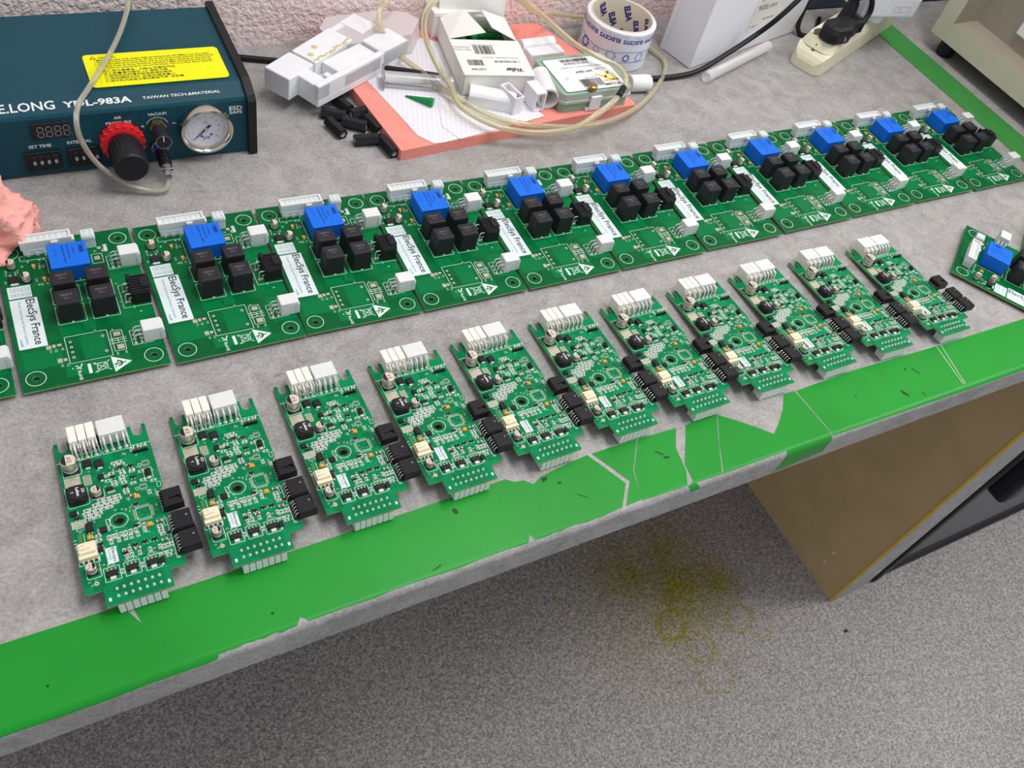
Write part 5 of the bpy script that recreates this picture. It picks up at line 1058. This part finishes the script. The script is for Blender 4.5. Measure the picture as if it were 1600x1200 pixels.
# power strip
ps = thing('power_strip', 'aged ivory power strip with rust marks and empty front socket', 'power strip', (0.4010, 0.1945, 0.0), radians(23))
def strip_low():
    bm = bmesh.new(); L_ = .26; W_ = .0235; pr_ = [(-W_, 0.001), (-W_, .027), (W_, .027), (W_, .001)]; rows_ = []
    for x, s_, hz in ((0, .50, .45), (.0015, .70, .60), (.005, .88, .80), (.010, .97, .95), (.015, 1, 1), (L_ - .004, 1, 1), (L_, .9, .9)): rows_.append([bm.verts.new((x, y * s_, z * hz)) for y, z in pr_])
    for a_, c_ in zip(rows_, rows_[1:]):
        for i in range(4): bm.faces.new((a_[i], a_[(i + 1) % 4], c_[(i + 1) % 4], c_[i]))
    bm.faces.new(rows_[0]); bm.faces.new(rows_[-1][::-1]); bmesh.ops.recalc_face_normals(bm, faces=bm.faces[:]); return bm
b = MB(); b.bm(strip_low(), 'strip'); b.build('strip_body', ps)
SX = (.036, .081, .126, .171, .216); W_ = .0233
def outl(ins_, x0_): return [(x0_ + .010, -W_ + ins_), (.259 - ins_, -W_ + ins_), (.259 - ins_, W_ - ins_), (x0_ + .010, W_ - ins_), (x0_ + .004, W_ - ins_ - .004), (x0_, W_ * .45), (x0_, -W_ * .45), (x0_ + .004, -W_ + ins_ + .004)]
b = MB(); lo, hi = outl(0, .0105), outl(.0032, .0165); vs = [(x, y, .0272) for x, y in lo] + [(x, y, .0375) for x, y in hi]
b.add(vs, [(i, (i + 1) % 8, 8 + (i + 1) % 8, 8 + i) for i in range(8)], 'strip')
b.prism(hi, .0272, .0385, 'strip', None, [circle(x, 0, .0178, 28) for x in SX]); b.build('strip_cover', ps)
for x in SX:
    b = MB(); b.lathe([(.0178, .0283), (.0178, .0380)], 'strip', 28, x, 0, caps=False); b.disc(x, 0, .0178, .0285, 'strip', 28)
    for dy in (-.0095, .0095): b.disc(x, dy, .0024, .0287, 'ink', 12)
    b.build('socket', ps)
b = MB(); b.box(.0215, .0240, .0105, .0150, .0383, .0388, 'ink'); b.text('16A', .0245, .006, .005, .0389, 'grey_ink', -pi / 2)
b.box(.0085, .0105, -.0015, .0030, .0245, .0278, 'rust', .0006); b.box(.0125, .0150, .0000, .0014, .0300, .0336, 'rust', .0004); b.build('marks', ps)
c23, s23 = cos(radians(23)), sin(radians(23))
def strip_pt(x, y, z): return (0.4010 + x * c23 - y * s23, 0.1945 + x * s23 + y * c23, z)
pl = thing('mains_plug', 'black angled mains plug pushed into the power strip', 'plug', (0.4480, 0.2045, 0.0386), radians(11))
po = [(-.034, -.008), (-.026, -.016), (.0, -.0185), (.010, -.0125), (.026, -.010), (.026, .010), (.008, .014), (-.018, .016), (-.032, .008)]
b = MB(); n_ = len(po); lv = ((.90, 0.0), (1.0, .003), (1.0, .014), (.90, .019), (.72, .0215)); vs = [(x * k_, y * k_, z) for k_, z in lv for x, y in po]
b.add(vs, [(j * n_ + i, j * n_ + (i + 1) % n_, (j + 1) * n_ + (i + 1) % n_, (j + 1) * n_ + i) for j in range(4) for i in range(n_)], 'black'); b.add(vs[-n_:], [tuple(range(n_))], 'black'); b.add(vs[:n_], [tuple(range(n_))[::-1]], 'black'); b.build('plug_body', pl)
b = MB()
for i in range(4): b.box(.0255 + i * .0045, .0282 + i * .0045, -.0088, .0088, .003, .018, 'black', .001)
b.tube([(.025, 0, .0105), (.044, 0, .0105)], .0050, 'black', 12); b.build('strain_relief', pl)
b = MB(); b.add([(-.012, -.0182, .005), (.002, -.0180, .005), (.002, -.0172, .0145), (-.012, -.0172, .0145)], [(0, 1, 2, 3)], 'mark'); b.build('plug_label', pl)
hose('power_cable', [(0.4905, 0.2125, 0.0495), (0.5000, 0.2150, 0.0530), (0.5060, 0.2180, 0.0650), (0.4950, 0.2200, 0.0840), (0.4700, 0.2230, 0.1050), (0.45, 0.23, 0.13)], .0034, 'cable', 'black cable bending upward out of the angled mains plug', 'cable')
b = MB(); b.tube([(0.4800, 0.2290, 0.0390), (0.4815, 0.2300, 0.0520), (0.4850, 0.2330, 0.0680)], lambda u_: .0125 - .0045 * u_, 'black', 18); b.tube([(0.4850, 0.2330, 0.0680), (0.4890, 0.2370, 0.0880)], .0062, 'black', 14)
for i in range(4): b.tube([(0.4850 + i * .0009, 0.2330 + i * .0009, 0.068 + i * .0045), (0.4854 + i * .0009, 0.2334 + i * .0009, 0.0702 + i * .0045)], .0075, 'black', 14)
tag(b.build('mains_plug'), 'black straight plug standing behind the angled one in the strip', 'plug')
hose('power_cable', [(0.4890, 0.2370, 0.0885), (0.4940, 0.2420, 0.12), (0.50, 0.25, 0.16)], .0036, 'cable', 'black cable going straight up from the standing plug', 'cable')
ad = thing('power_adapter', 'white block power adapter plugged into the far end of the strip', 'adapter', (0.5470, 0.2430, .0388), radians(-7))
b = MB(); b.lathe([(.017, 0), (.017, .014)], 'whitep', 24); b.build('adapter_neck', ad)
b = MB(); b.box(-.045, .048, -.026, .05, .013, .042, 'whitep', .003, 2, .0); b.build('adapter_body', ad)
b = MB(); pq = lambda u_, v_: (u_, -.0262, v_)
for x0_, x1_ in ((.006, .014), (.017, .032)):
    for a_ in ((x0_, .022, x1_, .022), (x0_, .030, x1_, .030)): b.box(a_[0], a_[2], -.0264, -.0259, a_[1] - .0003, a_[1] + .0003, 'cell')
    for x in (x0_, x1_): b.box(x - .0003, x + .0003, -.0264, -.0259, .022, .030, 'cell')
b.build('embossed_mark', ad)

# beige instrument on the right
ins = thing('bench_instrument', 'large beige bench instrument on black feet beside the dull green band', 'instrument', (0.665, 0.2225, 0.0), 0.0)
b = MB(); x0, y0, z0, z1, Ly, Lx = 0, 0, .022, .26, -.36, .34; rim = .026; dp = .028
# side face with recess: outer ring then sloped inset
O = [(0, 0, z0), (0, Ly, z0), (0, Ly, z1), (0, 0, z1)]; I = [(0, -rim, z0 + rim), (0, Ly + rim, z0 + rim), (0, Ly + rim, z1 - rim), (0, -rim, z1 - rim)]; J_ = [(dp, -rim - .012, z0 + rim + .010), (dp, Ly + rim + .012, z0 + rim + .010), (dp, Ly + rim + .012, z1 - rim - .01), (dp, -rim - .012, z1 - rim - .01)]
b.add(O + I, [(0, 1, 5, 4), (1, 2, 6, 5), (2, 3, 7, 6), (3, 0, 4, 7)], 'beige')
b.add(O + [(Lx, 0, z0), (Lx, Ly, z0), (Lx, Ly, z1), (Lx, 0, z1)], [(0, 4, 5, 1), (1, 5, 6, 2), (2, 6, 7, 3), (3, 7, 4, 0), (4, 7, 6, 5)], 'beige'); b.build('housing', ins)
b = MB(); b.add(I + J_, [(0, 1, 5, 4), (1, 2, 6, 5), (2, 3, 7, 6), (3, 0, 4, 7), (4, 5, 6, 7)], 'beige_in'); b.build('recessed_panel', ins)
b = MB(); b.box(dp - .006, dp, -.14, -.10, z0 + .055, z0 + .075, 'whitep', .002); b.build('panel_latch', ins)
ft = None
for x, y in ((.018, -.028), (.018, Ly + .03), (Lx - .03, -.028), (Lx - .03, Ly + .03)):
    if ft is None: b = MB(); b.lathe([(.011, 0), (.0125, .002), (.0135, .0215)], 'black', 20); ft = b.build('foot', ins); ft.location = (x, y, 0)
    else: o = ft.copy(); COL.objects.link(o); o.parent = ins; o.location = (x, y, 0)

# pink crumpled cloth and the small box behind it
def cloth():
    from mathutils import noise as mn
    bm = bmesh.new(); bmesh.ops.create_icosphere(bm, subdivisions=6, radius=1.0)
    for v in bm.verts:
        d = v.co.normalized(); p = d * 1.5 + Vector((3.1, 7.7, 1.3))
        a_ = 1 - abs(mn.noise(p * 1.3)) * 2.0; c_ = 1 - abs(mn.noise(p * 2.7 + Vector((5, 1, 2)))) * 2.0; e_ = 1 - abs(mn.noise(p * 6.1)) * 2.0
        k_ = .82 + .30 * a_ + .09 * c_ + .012 * e_
        v.co = Vector((d.x * .056 * k_, d.y * .050 * k_, max(0.0006, (d.z * .050 * k_ + .012))))
    return bm
b = MB(); b.bm(cloth(), 'pink', False); o = b.build('crumpled_cloth'); o.location = (-0.590, 0.102, 0.0); tag(o, 'crumpled salmon pink cloth at the left edge in front of the dispenser', 'cloth')
o = thing('small_packet', 'small white and red packet poking up behind the pink cloth', 'packet', (-0.570, 0.118, 0.052), 0.1); o.location = (-0.5560, 0.1430, 0.0); 
b = MB(); b.box(-.030, .0075, 0, .010, .0005, .0560, 'card2', .0005); b.build('packet_body', o); b = MB(); b.box(-.028, .0045, -.0006, 0, .030, .051, 'red'); b.build('red_print', o, 'red printed square') if False else b.build('red_print', o)
for o in list(bpy.data.objects):
    if o.name == 'dark_band' and o.parent is None: tag(o, 'short dark band round the clear hose above the green case', 'band')
